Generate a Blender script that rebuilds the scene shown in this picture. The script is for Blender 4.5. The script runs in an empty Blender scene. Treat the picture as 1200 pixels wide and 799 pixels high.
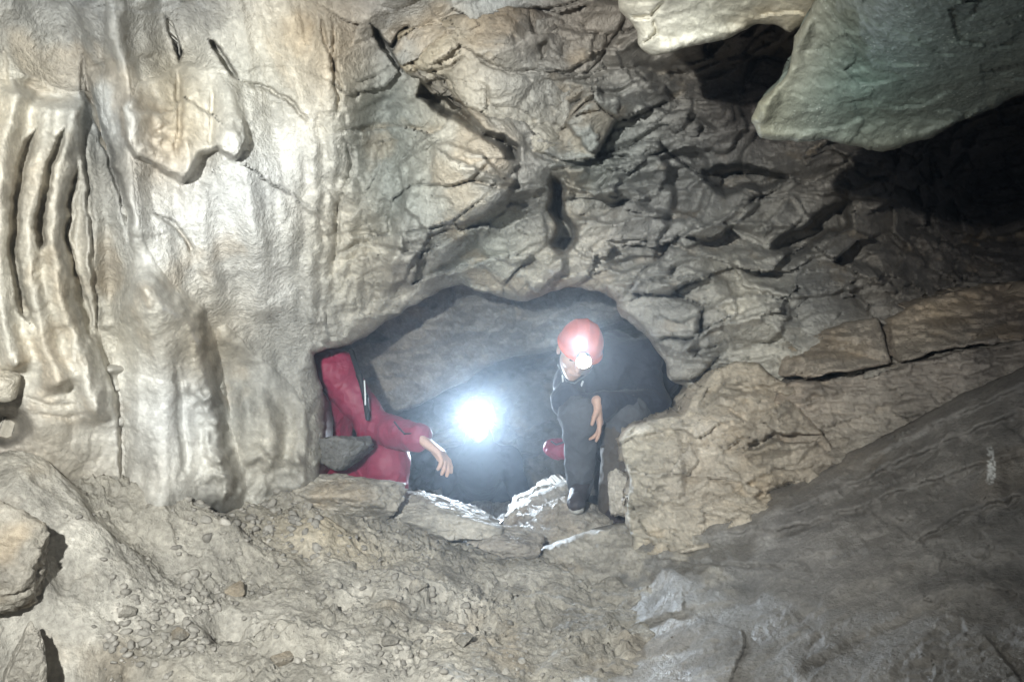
import bpy, math, random
import numpy as np
from mathutils import Vector, Matrix
R = math.radians
sc = bpy.context.scene
COL = sc.collection
F_PX = 873.0                       # focal length in pixels of the 1200 px wide photograph

# ------------------------------------------------------------------ camera, world, light, exposure
cam_d = bpy.data.cameras.new('camera')
cam_d.sensor_fit = 'HORIZONTAL'; cam_d.sensor_width = 36.0
cam_d.lens = 36.0 * F_PX / 1200.0
cam_d.clip_start = 0.02; cam_d.clip_end = 200
cam = bpy.data.objects.new('camera', cam_d); COL.objects.link(cam)
cam.location = (0, 0, 0); cam.rotation_euler = (R(90), 0, 0)
sc.camera = cam

w = bpy.data.worlds.new('World'); sc.world = w; w.use_nodes = True
bg = w.node_tree.nodes['Background']
bg.inputs['Color'].default_value = (0.62, 0.70, 0.85, 1); bg.inputs['Strength'].default_value = 0.13

def spot(name, loc, target, power, size_deg, blend, radius, color):
    l = bpy.data.lights.new(name, 'SPOT'); l.energy = power; l.spot_size = R(size_deg); l.spot_blend = blend
    l.shadow_soft_size = radius; l.color = color
    o = bpy.data.objects.new(name, l); COL.objects.link(o)
    o.location = loc
    d = Vector(target) - Vector(loc)
    o.rotation_euler = d.to_track_quat('-Z', 'Y').to_euler()
    return o

def at(u, v, d):
    return np.array([(u - 600.0) / F_PX * d, d, (399.5 - v) / F_PX * d])

# the photographer's own lamp: above and to the left of the phone
HEAD = (-0.46, -0.05, 0.34)
spot('photographer_lamp', HEAD, at(400, 365, 2.7), 510, 110, 0.95, 0.02, (0.975, 1.0, 0.965))
# the lamp in the tunnel, pointing out at us; the headlamp on the red helmet, pointing down
LAMP = at(559, 488, 4.30)
spot('tunnel_lamp', LAMP + np.array([0, -0.03, 0]), (0.10, 2.2, -0.95), 120, 86, 0.6, 0.022, (0.74, 0.87, 1.0))
MLAMP = at(679, 404, 3.21)
spot('helmet_lamp', MLAMP + np.array([0, -0.03, 0]), (0.22, 1.2, -0.75), 20, 120, 0.9, 0.02, (0.85, 0.93, 1.0))

vs_ = sc.view_settings
vs_.view_transform = 'Standard'; vs_.look = 'None'; vs_.gamma = 1; vs_.use_curve_mapping = False
vs_.exposure = 0.0
sc.render.engine = 'CYCLES'
sc.cycles.use_denoising = True
sc.cycles.max_bounces = 4; sc.cycles.diffuse_bounces = 3; sc.cycles.glossy_bounces = 2; sc.cycles.transmission_bounces = 1; sc.cycles.volume_bounces = 0
sc.cycles.adaptive_threshold = 0.03
sc.cycles.caustics_reflective = False; sc.cycles.caustics_refractive = False
sc.cycles.use_adaptive_sampling = True
sc.cycles.sample_clamp_indirect = 4.0

# ------------------------------------------------------------------ numpy noise
rs = np.random.RandomState(7)
PERM = rs.permutation(256).astype(np.int32); PERM = np.concatenate([PERM, PERM, PERM])
GR = rs.normal(size=(256, 3)); GR /= np.linalg.norm(GR, axis=1)[:, None]
RND = rs.rand(256, 4)

def hsh(ix, iy, iz):
    return PERM[PERM[PERM[ix & 255] + (iy & 255)] + (iz & 255)]

def gnoise(P):
    I = np.floor(P).astype(np.int64); f = P - I
    t = f * f * f * (f * (f * 6 - 15) + 10)
    out = 0
    for dx in (0, 1):
        wx = t[:, 0] if dx else 1 - t[:, 0]
        for dy in (0, 1):
            wy = t[:, 1] if dy else 1 - t[:, 1]
            for dz in (0, 1):
                wz = t[:, 2] if dz else 1 - t[:, 2]
                g = GR[hsh(I[:, 0] + dx, I[:, 1] + dy, I[:, 2] + dz)]
                dd = g[:, 0] * (f[:, 0] - dx) + g[:, 1] * (f[:, 1] - dy) + g[:, 2] * (f[:, 2] - dz)
                out = out + wx * wy * wz * dd
    return out * 1.6

def fbm(P, octv=4, gain=0.5, lac=2.03):
    a = 1.0; s = 0; Q = np.array(P, float)
    for k in range(octv):
        s = s + a * gnoise(Q + 17.3 * k); a *= gain; Q = Q * lac
    return s

def ridged(P, octv=4, gain=0.5):
    a = 1.0; s = 0; Q = np.array(P, float)
    for k in range(octv):
        s = s + a * (1 - 2 * np.abs(gnoise(Q + 9.7 * k))); a *= gain; Q = Q * 2.1
    return s

def facets(P, tilt=1.0, cell=False):
    """chipped rock: every Worley cell is a small tilted plane; returns (height, edge distance)"""
    I = np.floor(P).astype(np.int64)
    n = len(P); f1 = np.full(n, 9.0); f2 = np.full(n, 9.0); h = np.zeros(n); cr = np.zeros(n)
    for dx in (-1, 0, 1):
        for dy in (-1, 0, 1):
            for dz in (-1, 0, 1):
                k = hsh(I[:, 0] + dx, I[:, 1] + dy, I[:, 2] + dz)
                rr = RND[k]
                dv = P - (I + np.array([dx, dy, dz]) + rr[:, :3])
                d = np.einsum('ij,ij->i', dv, dv)
                hk = rr[:, 3] - 0.5 + tilt * np.einsum('ij,ij->i', GR[(k * 7 + 3) & 255], dv)
                near = d < f1
                f2 = np.where(near, f1, np.minimum(f2, d))
                h = np.where(near, hk, h); f1 = np.where(near, d, f1)
                if cell: cr = np.where(near, RND[(k * 5 + 1) & 255, 2], cr)
    if cell: return cr, np.sqrt(f2) - np.sqrt(f1)
    return h, np.sqrt(f2) - np.sqrt(f1)

def beds(P, nrm, period, amp, brk=2.2, seed=0, wob=.5, groove=.4):
    """broken bedding: every bed stands out most at its lower edge and steps back below it"""
    n = np.array(nrm, float); n /= np.linalg.norm(n)
    cr, e = facets(P * brk + .35 * fbm(P * 3.3 + seed, 3)[:, None] + seed, cell=True)
    q = P @ n / period + 2.0 * cr + wob * fbm(P * 4 + seed, 3) + .12 * fbm(P * 19, 2)
    b = np.floor(q); fr = q - b
    a = .25 + 1.1 * RND[(b.astype(int) * 13 + (cr * 97).astype(int) * 7 + 11) & 255, 1]
    return amp * a * (1 - fr) ** .8 * sstep(0, .07, fr) - groove * amp * (1 - sstep(0, .07, e))

def vary(P, tint, c=.3, stain=(.34, .24, .13), sa=.35, dirt=.4, seed=0):
    """mineral colour of the rock: mottling, rusty stains, grey smears"""
    t = np.array(tint, float)
    if t.ndim == 1: t = np.tile(t, (len(P), 1))
    P = P + seed
    m = (1 + c * fbm(P * 5, 4)) * (1 + .7 * c * fbm(P * 21, 4)) * (1 + .5 * c * gnoise(P * 95))
    t = t * np.clip(m, .35, 1.7)[:, None]
    s_ = (sstep(.25, .7, fbm(P * 3.1 + 40, 4)) * sa)[:, None]
    t = t * (1 - s_) + np.array(stain) * np.clip(m, .5, 1.5)[:, None] * s_
    d_ = (sstep(.25, .6, fbm(P * np.array([6, 6, 4]) + 80, 5)) * dirt)[:, None]
    t = t * (1 - d_ * .55)
    f_ = sstep(.30, .55, fbm(P * 55 + 10, 3))[:, None] * .22
    return np.clip(t * (1 + f_), .015, .85)

def sstep(a, b, x):
    t = np.clip((x - a) / (b - a), 0, 1)
    return t * t * (3 - 2 * t)

def nz2(U, V, s, seed=0):
    return gnoise(np.stack([U / s, V / s, np.full(U.shape, 0.37 + seed * 3.1)], 1))

# ------------------------------------------------------------------ image plane helpers for tracing outlines
def rbf(ctrl):
    c = np.array(ctrl, float); X = c[:, :2] / 400.0; Y = c[:, 2:]
    def phi(A, B):
        r2 = ((A[:, None, :] - B[None]) ** 2).sum(2)
        return np.sqrt(r2 + 0.02)
    K = phi(X, X); n = len(X)
    M = np.zeros((n + 3, n + 3)); M[:n, :n] = -K + 0.004 * np.eye(n)
    Pm = np.c_[np.ones(n), X]; M[:n, n:] = Pm; M[n:, :n] = Pm.T
    S = np.linalg.solve(M, np.r_[Y, np.zeros((3, Y.shape[1]))])
    def f(U, V):
        Q = np.stack([U, V], 1) / 400.0
        out = []
        for i in range(0, len(Q), 20000):
            q = Q[i:i + 20000]
            out.append(-phi(q, X) @ S[:n] + np.c_[np.ones(len(q)), q] @ S[n:])
        o = np.concatenate(out)
        return o[:, 0] if o.shape[1] == 1 else o
    return f

def polydist(U, V, pts, closed):
    """distance, nearest point, arc parameter, side (+ = left of the travel direction with v up)"""
    p = np.array(pts, float)
    A = p; B = np.roll(p, -1, 0)
    if not closed: A = A[:-1]; B = B[:-1]
    L = np.linalg.norm(B - A, axis=1); cum = np.r_[0, np.cumsum(L)]
    n = len(U); D = np.empty(n); NX = np.empty(n); NY = np.empty(n); T = np.empty(n); S = np.empty(n)
    for i in range(0, n, 8000):
        u = U[i:i + 8000, None]; v = V[i:i + 8000, None]
        ab = B - A
        t = ((u - A[:, 0]) * ab[:, 0] + (v - A[:, 1]) * ab[:, 1]) / np.maximum(L ** 2, 1e-9)
        t = np.clip(t, 0, 1)
        qx = A[:, 0] + t * ab[:, 0]; qy = A[:, 1] + t * ab[:, 1]
        d = np.hypot(u - qx, v - qy)
        k = d.argmin(1); r = np.arange(len(k))
        D[i:i + 8000] = d[r, k]; NX[i:i + 8000] = qx[r, k]; NY[i:i + 8000] = qy[r, k]
        T[i:i + 8000] = (cum[k] + t[r, k] * L[k]) / cum[-1]
        S[i:i + 8000] = np.sign(ab[k, 1] * (u[:, 0] - A[k, 0]) - ab[k, 0] * (v[:, 0] - A[k, 1]))
    return D, NX, NY, T, S

def inpoly(U, V, pts):
    p = np.array(pts, float); q = np.roll(p, -1, 0)
    c = np.zeros(len(U), bool)
    for (x1, y1), (x2, y2) in zip(p, q):
        if y1 == y2: continue
        m = ((y1 > V) != (y2 > V)) & (U < (x2 - x1) * (V - y1) / (y2 - y1) + x1)
        c ^= m
    return c

def rough(pts, closed=True, amp=2.5, seg=5.0, seed=0):
    """subdivide an outline and break it up so that it reads as rock"""
    p = np.array(pts, float); n = len(p); out = []
    for i in range(n if closed else n - 1):
        a, b = p[i], p[(i + 1) % n]
        k = max(1, int(np.linalg.norm(b - a) / seg))
        for j in range(k): out.append(a + (b - a) * j / k)
    if not closed: out.append(p[-1])
    o = np.array(out)
    for it in range(1):
        if closed: o = (np.roll(o, 1, 0) + 2 * o + np.roll(o, -1, 0)) / 4
    for s, a in ((30, 1.0), (12, 0.6), (6, 0.35)):
        o = o + amp * a * np.stack([nz2(o[:, 0], o[:, 1], s, seed), nz2(o[:, 0], o[:, 1], s, seed + 5)], 1)
    return o

class Sheet:
    """a rock face: depth D seen along each traced ray (U, V)"""
    def __init__(s, U, V, D):
        s.U, s.V, s.D = U, V, D
        s.WU = U + 3.0 * nz2(U, V, 22, 1) + 1.6 * nz2(U, V, 8, 2)
        s.WV = V + 3.0 * nz2(U, V, 22, 3) + 1.6 * nz2(U, V, 8, 4)
    def _sel(s, pts, m):
        p = np.array(pts, float)
        return np.where((s.U > p[:, 0].min() - m) & (s.U < p[:, 0].max() + m) & (s.V > p[:, 1].min() - m) & (s.V < p[:, 1].max() + m))[0]
    def ridge(s, pts, wd, h, taper=0.12):
        i = s._sel(pts, 3.2 * wd)
        if not len(i): return
        d, _, _, t, _ = polydist(s.WU[i], s.WV[i], pts, False)
        k = sstep(0, taper, t) * sstep(0, taper, 1 - t) if taper else 1
        s.D[i] -= h * k * np.exp(-(d / wd) ** 2)
    def crack(s, pts, wd, dep, taper=0.2):
        i = s._sel(pts, 2 * wd + 10)
        if not len(i): return
        d, _, _, t, _ = polydist(s.WU[i], s.WV[i], pts, False)
        k = sstep(0, taper, t) * sstep(0, taper, 1 - t) * 0.85 + 0.15
        s.D[i] += dep * k * (1 - sstep(0.35 * wd * k, wd * k + 0.5, d))
    def scarp(s, pts, h, L, side=1, soft=3.0, taper=0.15):
        i = s._sel(pts, 4 * L)
        if not len(i): return
        d, _, _, t, sg = polydist(s.WU[i], s.WV[i], pts, False)
        k = sstep(0, taper, t) * sstep(0, taper, 1 - t)
        e = d * sg * side
        s.D[i] -= h * k * sstep(-soft, soft, e) * np.exp(-np.maximum(e, 0) / L) * np.exp(-np.maximum(-e - soft, 0) / 3)
    def raise_(s, poly, h, bev):
        i = s._sel(poly, 14)
        if not len(i): return
        poly = rough(poly, amp=3.0, seed=int(poly[0][0]) % 50)
        d, _, _, _, _ = polydist(s.WU[i], s.WV[i], poly, True)
        ins = inpoly(s.WU[i], s.WV[i], poly)
        if h < -.1:
            poly = rough(poly, amp=4.5, seg=3.0, seed=int(poly[0][1]) % 40)
            d, _, _, _, _ = polydist(s.U[i], s.V[i], poly, True); ins = inpoly(s.U[i], s.V[i], poly)
            s.D[i] -= h * np.where(ins, sstep(0, bev, d), 0); return
        s.D[i] -= h * np.where(ins, sstep(0, bev, d * (1 + .35 * nz2(s.U[i], s.V[i], 9, 6))), 0)
    def dome(s, u, v, ru, rv, h, rot=0, p=1.0):
        c, sn = math.cos(R(rot)), math.sin(R(rot))
        a = ((s.WU - u) * c + (s.WV - v) * sn) / ru; b = (-(s.WU - u) * sn + (s.WV - v) * c) / rv
        s.D -= h * np.exp(-(a * a + b * b) ** p)
    def P(s):
        return np.stack([(s.U - 600) / F_PX * s.D, s.D, (399.5 - s.V) / F_PX * s.D], 1)

def mesh_obj(name, verts, faces, mat, parent=None, smooth=True, tint=None):
    me = bpy.data.meshes.new(name)
    verts = np.asarray(verts, np.float32)
    if isinstance(faces, np.ndarray): faces = [faces]
    faces = [np.asarray(f, np.int32) for f in faces if len(f)]
    me.vertices.add(len(verts)); me.vertices.foreach_set('co', verts.ravel())
    nl = sum(f.size for f in faces); nf = sum(len(f) for f in faces)
    me.loops.add(nl); me.polygons.add(nf)
    me.loops.foreach_set('vertex_index', np.concatenate([f.ravel() for f in faces]))
    st = []; o = 0
    for f in faces:
        st.append(o + np.arange(len(f)) * f.shape[1]); o += f.size
    me.polygons.foreach_set('loop_start', np.concatenate(st).astype(np.int32))
    me.update(calc_edges=True); me.validate()
    if smooth: me.polygons.foreach_set('use_smooth', np.ones(len(me.polygons), bool))
    if tint is not None:
        ca = me.color_attributes.new('tint', 'FLOAT_COLOR', 'POINT')
        t = np.asarray(tint, np.float32)
        if t.ndim == 1: t = np.tile(t, (len(verts), 1))
        ca.data.foreach_set('color', np.c_[t, np.ones(len(t))].astype(np.float32).ravel())
    me.materials.append(mat)
    ob = bpy.data.objects.new(name, me); COL.objects.link(ob)
    if parent is not None: ob.parent = parent
    return ob

def tag(o, label=None, cat=None, group=None, kind=None):
    if label: o['label'] = label
    if cat: o['category'] = cat
    if group: o['group'] = group
    if kind: o['kind'] = kind
    return o

def empty(name, loc=(0, 0, 0)):
    o = bpy.data.objects.new(name, None); COL.objects.link(o); o.location = loc; o.empty_display_size = 0.1
    return o

def axis(lo, hi, a, b, step, coarse):
    x = [np.arange(a, b + 0.1, step)]
    if lo < a: x.insert(0, np.arange(lo, a - coarse * 0.4, coarse))
    if hi > b: x.append(np.arange(b + coarse, hi + coarse, coarse))
    return np.concatenate(x)

def clip_grid(us, vs, poly, keep_inside):
    """grid faces on one side of an outline, the border vertices pulled exactly onto it"""
    UU, VV = np.meshgrid(us, vs); U = UU.ravel().copy(); V = VV.ravel().copy()
    nu, nv = len(us), len(vs)
    idx = np.arange(nu * nv).reshape(nv, nu)
    q = np.stack([idx[:-1, :-1], idx[1:, :-1], idx[1:, 1:], idx[:-1, 1:]], -1).reshape(-1, 4)
    S = np.full(len(U), 1e3)
    if poly is not None:
        ins = inpoly(U, V, poly)
        ok = ins if keep_inside else ~ins
        q = q[ok[q].any(1)]
        used = np.zeros(len(U), bool); used[q.ravel()] = True
        p = np.array(poly)
        d, nx, ny, _, _ = polydist(U[used], V[used], poly, True)
        S[used] = d
        out = np.where(used)[0][~ok[used]]; m = ~ok[used]
        U[out] = nx[m]; V[out] = ny[m]; S[out] = 0
    used = np.unique(q.ravel()); re = np.full(len(U), -1); re[used] = np.arange(len(used))
    return U[used], V[used], S[used], re[q]

def border_edges(q):
    e = np.concatenate([q[:, [0, 1]], q[:, [1, 2]], q[:, [2, 3]], q[:, [3, 0]]])
    key = np.sort(e, 1); k = key[:, 0].astype(np.int64) * 10_000_000 + key[:, 1]
    u, inv, cnt = np.unique(k, return_inverse=True, return_counts=True)
    return e[cnt[inv] == 1]

def close_back(P, q, S, dirs_fn, steps, cap=True):
    """extrude the border of a face backwards in rings and close it: gives the rock its thickness"""
    be = border_edges(q); be = be[(S[be] < 1e-6).all(1)] if S is not None else be
    bv = np.unique(be.ravel()); n0 = len(P)
    rings = [bv]; V = [P]; faces = []
    off = n0
    for st in steps:
        V.append(dirs_fn(P[bv], st)); rings.append(np.arange(off, off + len(bv))); off += len(bv)
    pos = {b: i for i, b in enumerate(bv)}
    a = np.array([pos[x] for x in be[:, 0]]); b = np.array([pos[x] for x in be[:, 1]])
    for r0, r1 in zip(rings[:-1], rings[1:]):
        faces.append(np.stack([r0[b], r0[a], r1[a], r1[b]], 1))
    tris = np.zeros((0, 3), int)
    if cap:
        V.append(V[-1].mean(0)[None]); last = rings[-1]
        tris = np.stack([last[b], last[a], np.full(len(a), off)], 1)
    return np.concatenate(V), [np.concatenate([q] + faces), tris]

# ------------------------------------------------------------------ materials
class NT:
    def __init__(s, name):
        s.m = bpy.data.materials.new(name); s.m.use_nodes = True
        s.t = s.m.node_tree; s.n = s.t.nodes; s.l = s.t.links
        s.b = s.n['Principled BSDF']
    def new(s, typ, **kw):
        n = s.n.new(typ)
        for k, v in kw.items(): setattr(n, k, v)
        return n
    def link(s, a, b): s.l.new(a, b)
    def noise(s, vec, scale, detail=6, rough_=0.6, dist=0.0):
        n = s.new('ShaderNodeTexNoise'); n.inputs['Scale'].default_value = scale; n.inputs['Detail'].default_value = detail
        n.inputs['Roughness'].default_value = rough_; n.inputs['Distortion'].default_value = dist
        s.link(vec, n.inputs['Vector']); return n.outputs['Fac']
    def ramp(s, x, stops):
        r = s.new('ShaderNodeValToRGB'); e = r.color_ramp.elements
        while len(e) < len(stops): e.new(0.5)
        for k, (p, c) in enumerate(stops):
            e[k].position = p; e[k].color = c if len(c) == 4 else (*c, 1)
        s.link(x, r.inputs['Fac']); return r.outputs['Color']
    def math(s, op, a, b=None, clamp=False):
        m = s.new('ShaderNodeMath', operation=op, use_clamp=clamp)
        for i, x in enumerate((a, b)):
            if x is None: continue
            if isinstance(x, (int, float)): m.inputs[i].default_value = x
            else: s.link(x, m.inputs[i])
        return m.outputs[0]
    def mix(s, blend, fac, a, b):
        m = s.new('ShaderNodeMix', data_type='RGBA', blend_type=blend)
        for sock, x in ((m.inputs[0], fac), (m.inputs[6], a), (m.inputs[7], b)):
            if isinstance(x, (int, float)): sock.default_value = x
            elif isinstance(x, tuple): sock.default_value = (*x, 1) if len(x) == 3 else x
            else: s.link(x, sock)
        return m.outputs[2]

def rock_mat(name, bump=1.0, rough_lo=0.55, rough_hi=0.9, spec=0.35, fine=1.0, wet=0.0, sparkle=0.0):
    """the mineral colour, with some painted shade, comes with the mesh (tint); grain, gloss and fine relief are worked out here"""
    t = NT(name)
    tc = t.new('ShaderNodeTexCoord'); v = tc.outputs['Object']
    at_ = t.new('ShaderNodeAttribute'); at_.attribute_name = 'tint'
    n2 = t.noise(v, 75.0, 4, 0.62, 0.0)
    k = t.ramp(n2, [(0.3, (1 - .16 * fine,) * 3), (0.7, (1 + .14 * fine,) * 3)])
    col = t.mix('MULTIPLY', 1.0, at_.outputs['Color'], k)
    rr = t.new('ShaderNodeMapRange'); rr.inputs['To Min'].default_value = rough_hi; rr.inputs['To Max'].default_value = rough_lo
    rr.inputs['From Min'].default_value = 0.42; rr.inputs['From Max'].default_value = 0.62
    if wet: t.link(t.noise(v, 6.0, 4, 0.65, 0.4), rr.inputs['Value'])
    else: t.link(n2, rr.inputs['Value'])
    t.link(rr.outputs[0], t.b.inputs['Roughness'])
    t.b.inputs['Specular IOR Level'].default_value = spec
    bp = t.new('ShaderNodeBump'); bp.inputs['Strength'].default_value = 0.9; bp.inputs['Distance'].default_value = 0.009 * bump
    t.link(n2, bp.inputs['Height'])
    t.link(bp.outputs['Normal'], t.b.inputs['Normal'])
    if sparkle:
        vs = t.new('ShaderNodeTexVoronoi'); vs.inputs['Scale'].default_value = 95.0; t.link(v, vs.inputs['Vector'])
        dots = t.ramp(vs.outputs['Distance'], [(0.10, (1, 1, 1)), (0.2, (0, 0, 0))])
        pm = t.ramp(t.noise(v, 9.0, 3, 0.6), [(0.48, (0, 0, 0)), (0.62, (sparkle,) * 3)])
        col = t.mix('MIX', t.math('MULTIPLY', dots, pm), col, (0.62, 0.66, 0.60))
    t.link(col, t.b.inputs['Base Color'])
    return t.m

M_FLOW = rock_mat('flowstone_calcite', .5, .34, .75, .45, .8, wet=1)
M_ROCK = rock_mat('limestone', 1.2, .34, .85, .4, wet=1)
M_DARK = rock_mat('tunnel_limestone', 1.2, .28, .8, .45, wet=1)
M_SLAB = rock_mat('green_grey_limestone', .6, .4, .75, .4, .6, sparkle=.7)
M_SLOPE = rock_mat('wet_brown_limestone', .9, .3, .78, .4, .9, wet=1)
M_MUD = rock_mat('cave_mud', 1.1, .6, .95, .3, 1.4)
M_STONE = rock_mat('loose_limestone', 1.1, .4, .85, .4)
M_GRAV = rock_mat('rubble_stone', .6, .5, .9, .3)

def simple_mat(name, col, rough_=0.7, bump=0.0, bscale=60, spec=0.4, sheen=0.0, var=0.12):
    t = NT(name)
    tc = t.new('ShaderNodeTexCoord'); v = tc.outputs['Object']
    n = t.noise(v, bscale, 5, 0.6)
    k = t.ramp(n, [(0.3, (1 - var,) * 3), (0.7, (1 + var,) * 3)])
    t.link(t.mix('MULTIPLY', 1.0, tuple(col), k), t.b.inputs['Base Color'])
    t.b.inputs['Roughness'].default_value = rough_; t.b.inputs['Specular IOR Level'].default_value = spec
    t.b.inputs['Sheen Weight'].default_value = sheen
    if bump:
        bp = t.new('ShaderNodeBump'); bp.inputs['Distance'].default_value = bump; bp.inputs['Strength'].default_value = 0.8
        t.link(t.noise(v, bscale * 0.35, 5, 0.55, 0.5), bp.inputs['Height']); t.link(bp.outputs['Normal'], t.b.inputs['Normal'])
    return t.m

def emit_mat(name, col, strength):
    t = NT(name)
    t.b.inputs['Base Color'].default_value = (0.9, 0.9, 0.9, 1)
    t.b.inputs['Emission Color'].default_value = (*col, 1); t.b.inputs['Emission Strength'].default_value = strength
    return t.m

# ------------------------------------------------------------------ the cave wall
wall_depth = rbf([
    (-300, -250, 1.35), (0, -250, 1.55), (300, -250, 1.7), (600, -250, 1.7), (1000, -250, 1.8), (1500, -250, 1.8),
    (-300, 0, 1.6), (0, 0, 2.05), (200, 0, 2.30), (400, 0, 2.38), (600, 0, 2.36), (800, 0, 2.6), (1000, 0, 2.75), (1200, 0, 2.7), (1500, 0, 2.3),
    (-300, 300, 1.65), (0, 200, 2.2), (110, 150, 2.5), (150, 260, 2.5), (300, 200, 2.6), (300, 300, 2.68), (450, 200, 2.72), (600, 200, 2.78), (600, 100, 2.6), (750, 200, 3.10),
    (870, 120, 3.1), (950, 250, 3.35), (1060, 240, 3.7), (1120, 230, 4.3), (1200, 250, 4.3), (1500, 250, 3.7),
    (0, 400, 2.25), (150, 400, 2.6), (300, 400, 2.82), (370, 420, 2.98), (450, 330, 2.95), (540, 300, 2.95), (650, 320, 3.02),
    (730, 350, 3.1), (800, 400, 3.12), (900, 400, 3.05), (1000, 400, 3.0), (1200, 400, 2.8), (1500, 400, 2.3),
    (0, 560, 2.32), (200, 560, 2.72), (370, 560, 3.02), (800, 560, 3.1), (1000, 560, 3.0), (1500, 560, 2.1),
    (-300, 700, 1.7), (200, 720, 2.75), (600, 720, 3.1), (1000, 720, 3.0), (1500, 720, 2.0)])

CREAM, WHITE, TAN, GREEN, GREY, BROWN, DARKB = (.48, .45, .385), (.57, .56, .53), (.39, .33, .25), (.275, .285, .26), (.32, .31, .285), (.25, .225, .195), (.125, .108, .096)  # DARKB puts the shade of the far right hollow into the rock colour
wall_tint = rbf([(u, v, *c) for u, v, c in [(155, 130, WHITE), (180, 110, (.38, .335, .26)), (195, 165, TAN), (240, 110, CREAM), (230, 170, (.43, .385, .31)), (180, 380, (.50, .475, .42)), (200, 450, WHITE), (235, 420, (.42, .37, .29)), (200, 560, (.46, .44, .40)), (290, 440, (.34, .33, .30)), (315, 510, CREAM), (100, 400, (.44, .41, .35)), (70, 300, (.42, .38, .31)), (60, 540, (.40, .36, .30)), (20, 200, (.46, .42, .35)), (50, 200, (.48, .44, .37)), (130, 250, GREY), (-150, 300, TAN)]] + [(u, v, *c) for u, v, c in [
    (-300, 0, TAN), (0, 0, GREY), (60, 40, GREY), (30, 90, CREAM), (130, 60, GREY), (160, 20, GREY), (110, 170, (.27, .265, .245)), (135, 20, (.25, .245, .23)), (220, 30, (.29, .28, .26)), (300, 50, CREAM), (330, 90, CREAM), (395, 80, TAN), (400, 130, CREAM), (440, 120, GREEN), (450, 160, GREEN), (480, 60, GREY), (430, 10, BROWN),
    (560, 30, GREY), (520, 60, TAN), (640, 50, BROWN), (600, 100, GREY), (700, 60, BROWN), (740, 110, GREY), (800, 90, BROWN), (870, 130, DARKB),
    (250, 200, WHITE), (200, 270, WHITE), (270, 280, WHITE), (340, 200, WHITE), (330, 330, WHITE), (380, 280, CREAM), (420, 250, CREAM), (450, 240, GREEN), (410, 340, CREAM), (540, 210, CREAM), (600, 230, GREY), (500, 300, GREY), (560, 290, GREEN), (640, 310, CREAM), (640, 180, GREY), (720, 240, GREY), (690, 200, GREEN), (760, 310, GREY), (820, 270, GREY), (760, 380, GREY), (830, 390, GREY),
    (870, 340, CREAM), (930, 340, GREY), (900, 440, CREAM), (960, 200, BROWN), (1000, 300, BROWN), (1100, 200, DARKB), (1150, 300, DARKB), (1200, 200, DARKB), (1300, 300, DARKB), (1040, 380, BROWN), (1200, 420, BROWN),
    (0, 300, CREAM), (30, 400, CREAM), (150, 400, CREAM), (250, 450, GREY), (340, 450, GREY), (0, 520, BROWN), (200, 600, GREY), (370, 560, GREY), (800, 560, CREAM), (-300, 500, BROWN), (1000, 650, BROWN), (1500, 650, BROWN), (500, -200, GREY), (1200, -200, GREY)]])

HOLE = rough([(372, 760), (376, 560), (379, 520), (381, 480), (374, 440), (367, 412), (392, 408), (412, 405), (446, 380), (482, 358), (522, 338), (540, 332), (560, 343), (606, 353), (630, 350), (660, 336), (700, 340), (724, 352),
              (722, 366), (735, 378), (762, 396), (778, 420), (784, 448), (803, 452), (806, 520), (806, 760)], amp=3.0, seed=3)

us = axis(-320, 1520, -12, 1212, 2.0, 14); vs = axis(-260, 760, -12, 640, 2.0, 14)

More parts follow.
